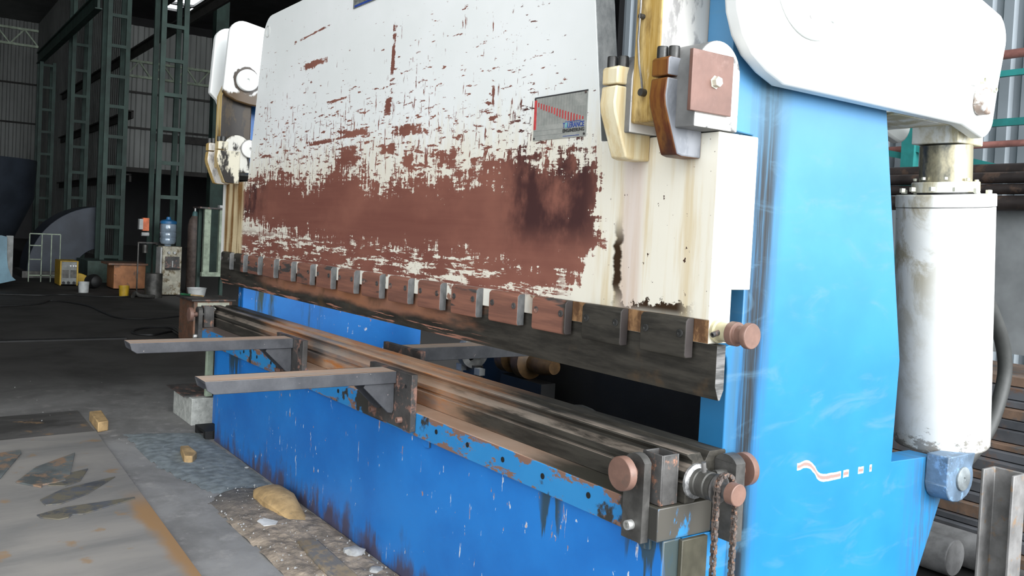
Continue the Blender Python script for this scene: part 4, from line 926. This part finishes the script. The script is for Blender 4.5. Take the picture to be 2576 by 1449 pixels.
wm = thing('welding_machine', 'yellow-framed grey welding machine on the floor, far left', 'welding machine', (-16.2, .96, 0))
B(-16.6, -16.01, .83, 1.10, .03, .44).build('body', M['greybox'], wm, .004)
mb = MB(); mb.box(-16.6, -15.99, .815, .84, .01, .455); mb.box(-16.6, -15.99, 1.09, 1.115, .01, .455); mb.box(-16.6, -15.99, .84, 1.09, .44, .455); mb.build('frame', M['yellow'], wm, .003)
for y in (.985, 1.03, 1.07): MB().cyl((-16.01, y, .365), (-15.975, y, .365), .014, n=12).build('dial', simple('white_dial', (.85, .85, .85)), wm)
for y in (.86, .99): B(-16.01, -15.995, y, y+.10, .15, .29).build('grille', M['darksteel'], wm)
for y in (.88, .96, 1.05): MB().cyl((-16.01, y, .06), (-15.97, y, .06), .024, n=12).build('socket', M['black'], wm)
def bucket(x, y, r, h, mat, label):
    t = thing('bucket', label, 'bucket', (x, y, 0)); MB().lathe((x, y, 0), (x, y, h), [(0, r*.9), (.96, r), (.96, r*1.05), (1, r*1.05), (1, r*.95), (.1, r*.85), (.1, 0)], 24).build('pail', mat, t)
    MB().tube([(x+.0+r*1.02*math.sin(a)*.55, y+r*1.03*math.cos(a), h*.85-.06*math.sin(a)) for a in [PI*i/8 for i in range(9)]], .004, 6).build('bail', M['darksteel'], t)
bucket(-14.6, .98, .085, .18, M['lightgrey'], 'white pail on the floor in front of the welding machine')
bucket(-13.9, 1.47, .080, .17, M['yellow'], 'yellow and grey pail on the floor before the orange cabinet')
hl = MB().lathe((-15.6, 1.22, .13), (-15.3, 1.32, .13), [(0, .05), (.2, .11), (.6, .13), (.9, .10), (1, .05)], 20).build('wire_coil', M['black']); solo(hl, 'black round coil right of the welding machine', 'coil')
solo(MB().prism([(1.10, .05), (1.10, .24), (1.20, .22), (1.30, .17), (1.28, .10), (1.18, .06)], 'x', -16.3, -16.05).build('yellow_cover', M['yellow'], None, .01), 'crumpled yellow cover right of the welding machine', 'cover')
rag = MB().tube(smooth_path([(-13.4, 1.50, .03), (-13.5, 1.56, .09), (-13.45, 1.62, .05), (-13.4, 1.72, .04), (-13.45, 1.84, .03)]), .03, 8).build('rag', M['darksteel']); solo(rag, 'dark rag heap in front of the drum', 'rag')
el = thing('duct_elbow', 'large curved slate-blue sheet metal duct, far left', 'duct', (-18.3, 1.3, 0))
outer = arc(1.90, .12, 1.36, 180, 90, 16); inner = arc(1.90, .12, .50, 90, 180, 12)
MB().prism(outer+inner, 'x', -19.4, -18.2).build('shell', M['duct'], el, .01); MB().box(-19.4, -18.1, .45, 1.5, .0, .13).build('base_frame', M['darksteel'], el)
cg = thing('wire_cage', 'thin open steel frame before the curved duct', 'frame', (-17.0, .7, 0))
mb = MB()
for y in (.434, .64, .80, .95):
    mb.box(-17.01, -16.99, y-.008, y+.008, .0, .90)
for z, a, b in ((.90, .434, .95), (.68, .434, .64), (.42, .434, .64), (.12, .434, .95)): mb.box(-17.01, -16.99, a, b, z-.008, z+.012)
mb.build('bars', M['palegreen'], cg)
hp = MB().lathe((-20.3, -.55, .35), (-20.3, -.55, 2.4), [(0, .9), (.6, 1.42), (1, 1.46)], 36).build('hopper', M['duct']); solo(hp, 'huge dark blue hopper at the far left edge', 'hopper')
bp = thing('sheet_panel', 'light blue bent sheet metal panel at the left edge', 'panel', (-15, -.3, 0))
MB().prism([(-1.2, .0), (-.75, .02), (-.45, .05), (.02, .17), (-.05, .24), (-.10, .38), (-.12, .55), (-.125, .88), (-.20, .90), (-1.2, .92)], 'x', -15.02, -14.98).build('sheet', M['ductblue'], bp)
B(-15.08, -15.02, -.13, -.03, .20, .90).build('edge_post', M['greybox'], bp)
cabs = [[(-12.0, -.8, .012), (-12.4, 0, .012), (-12.95, .29, .012), (-12.2, .62, .012), (-11.2, .66, .012), (-10.5, .72, .012), (-10.3, 1.0, .012), (-10.6, 1.5, .012)],
        [(-14.2, -.6, .012), (-13.9, .2, .012), (-14.0, .6, .012), (-13.6, 1.2, .012), (-13.8, 1.7, .012), (-14.3, 1.75, .012)],
        [(-9.2, 1.2, .012), (-8.9, .9, .012), (-8.7, .7, .012), (-8.9, .55, .012), (-9.3, .7, .012), (-9.4, 1.0, .012), (-9.0, 1.1, .012)]]
for i, c in enumerate(cabs):
    solo(MB().tube(smooth_path(c, 8), .012, 6).build('cable', M['cable']), ['long black cable crossing the floor from the left edge', 'black cable on the floor by the pails', 'looped cable end near the rust-brown cabinet'][i], 'cable')
rd = MB()
for i in range(7): rd.cyl((-9.0-.05*i, 1.0+.03*i, .02+.01*(i % 3)), (-8.4-.03*i, 1.05-.10*1+.03*i, .02+.012*(i % 2)), .010, n=6)
solo(rd.build('rod_bundle', M['darksteel']), 'small bundle of dark rods on the floor by the rust-brown cabinet', 'rods')
solo(B(-8.58, -8.48, -2.0, .40, 0, .015).build('flat_bar', M['cable']), 'long dark flat bar lying across the floor, left of the support arms', 'bar')
# behind the machine, glimpsed through the gap
mt = thing('rear_motor', 'ochre pulleys and motor glimpsed through the tool gap', 'motor', (-2.5, 1.35, 0))
MB().lathe((-2.75, 1.33, .60), (-2.25, 1.33, .60), [(0, .05), (.05, .09), (.2, .09), (.22, .05), (.38, .05), (.42, .10), (.56, .10), (.6, .05), (.8, .06), (1, .04)], 28).build('pulleys', M['motor'], mt)
MB().box(-2.7, -2.3, 1.28, 1.38, .0, .50).build('stand', M['black'], mt)
rg = thing('rear_valve', 'pale metal ring clamp glimpsed through the tool gap', 'clamp', (-3.05, 1.3, 0))
MB().lathe((-3.08, 1.3, .58), (-3.02, 1.3, .58), [(0, .10), (1, .10), (1, .06), (0, .06), (0, .10)], 32).build('ring', M['bright'], rg); B(-3.12, -2.98, 1.28, 1.34, 0, .50).build('support', M['darksteel'], rg)
for X in (-3.14, -2.93): B(X, X+.06, 1.24, 1.28, .46, .50).build('terminal', M['lightgrey'], rg)
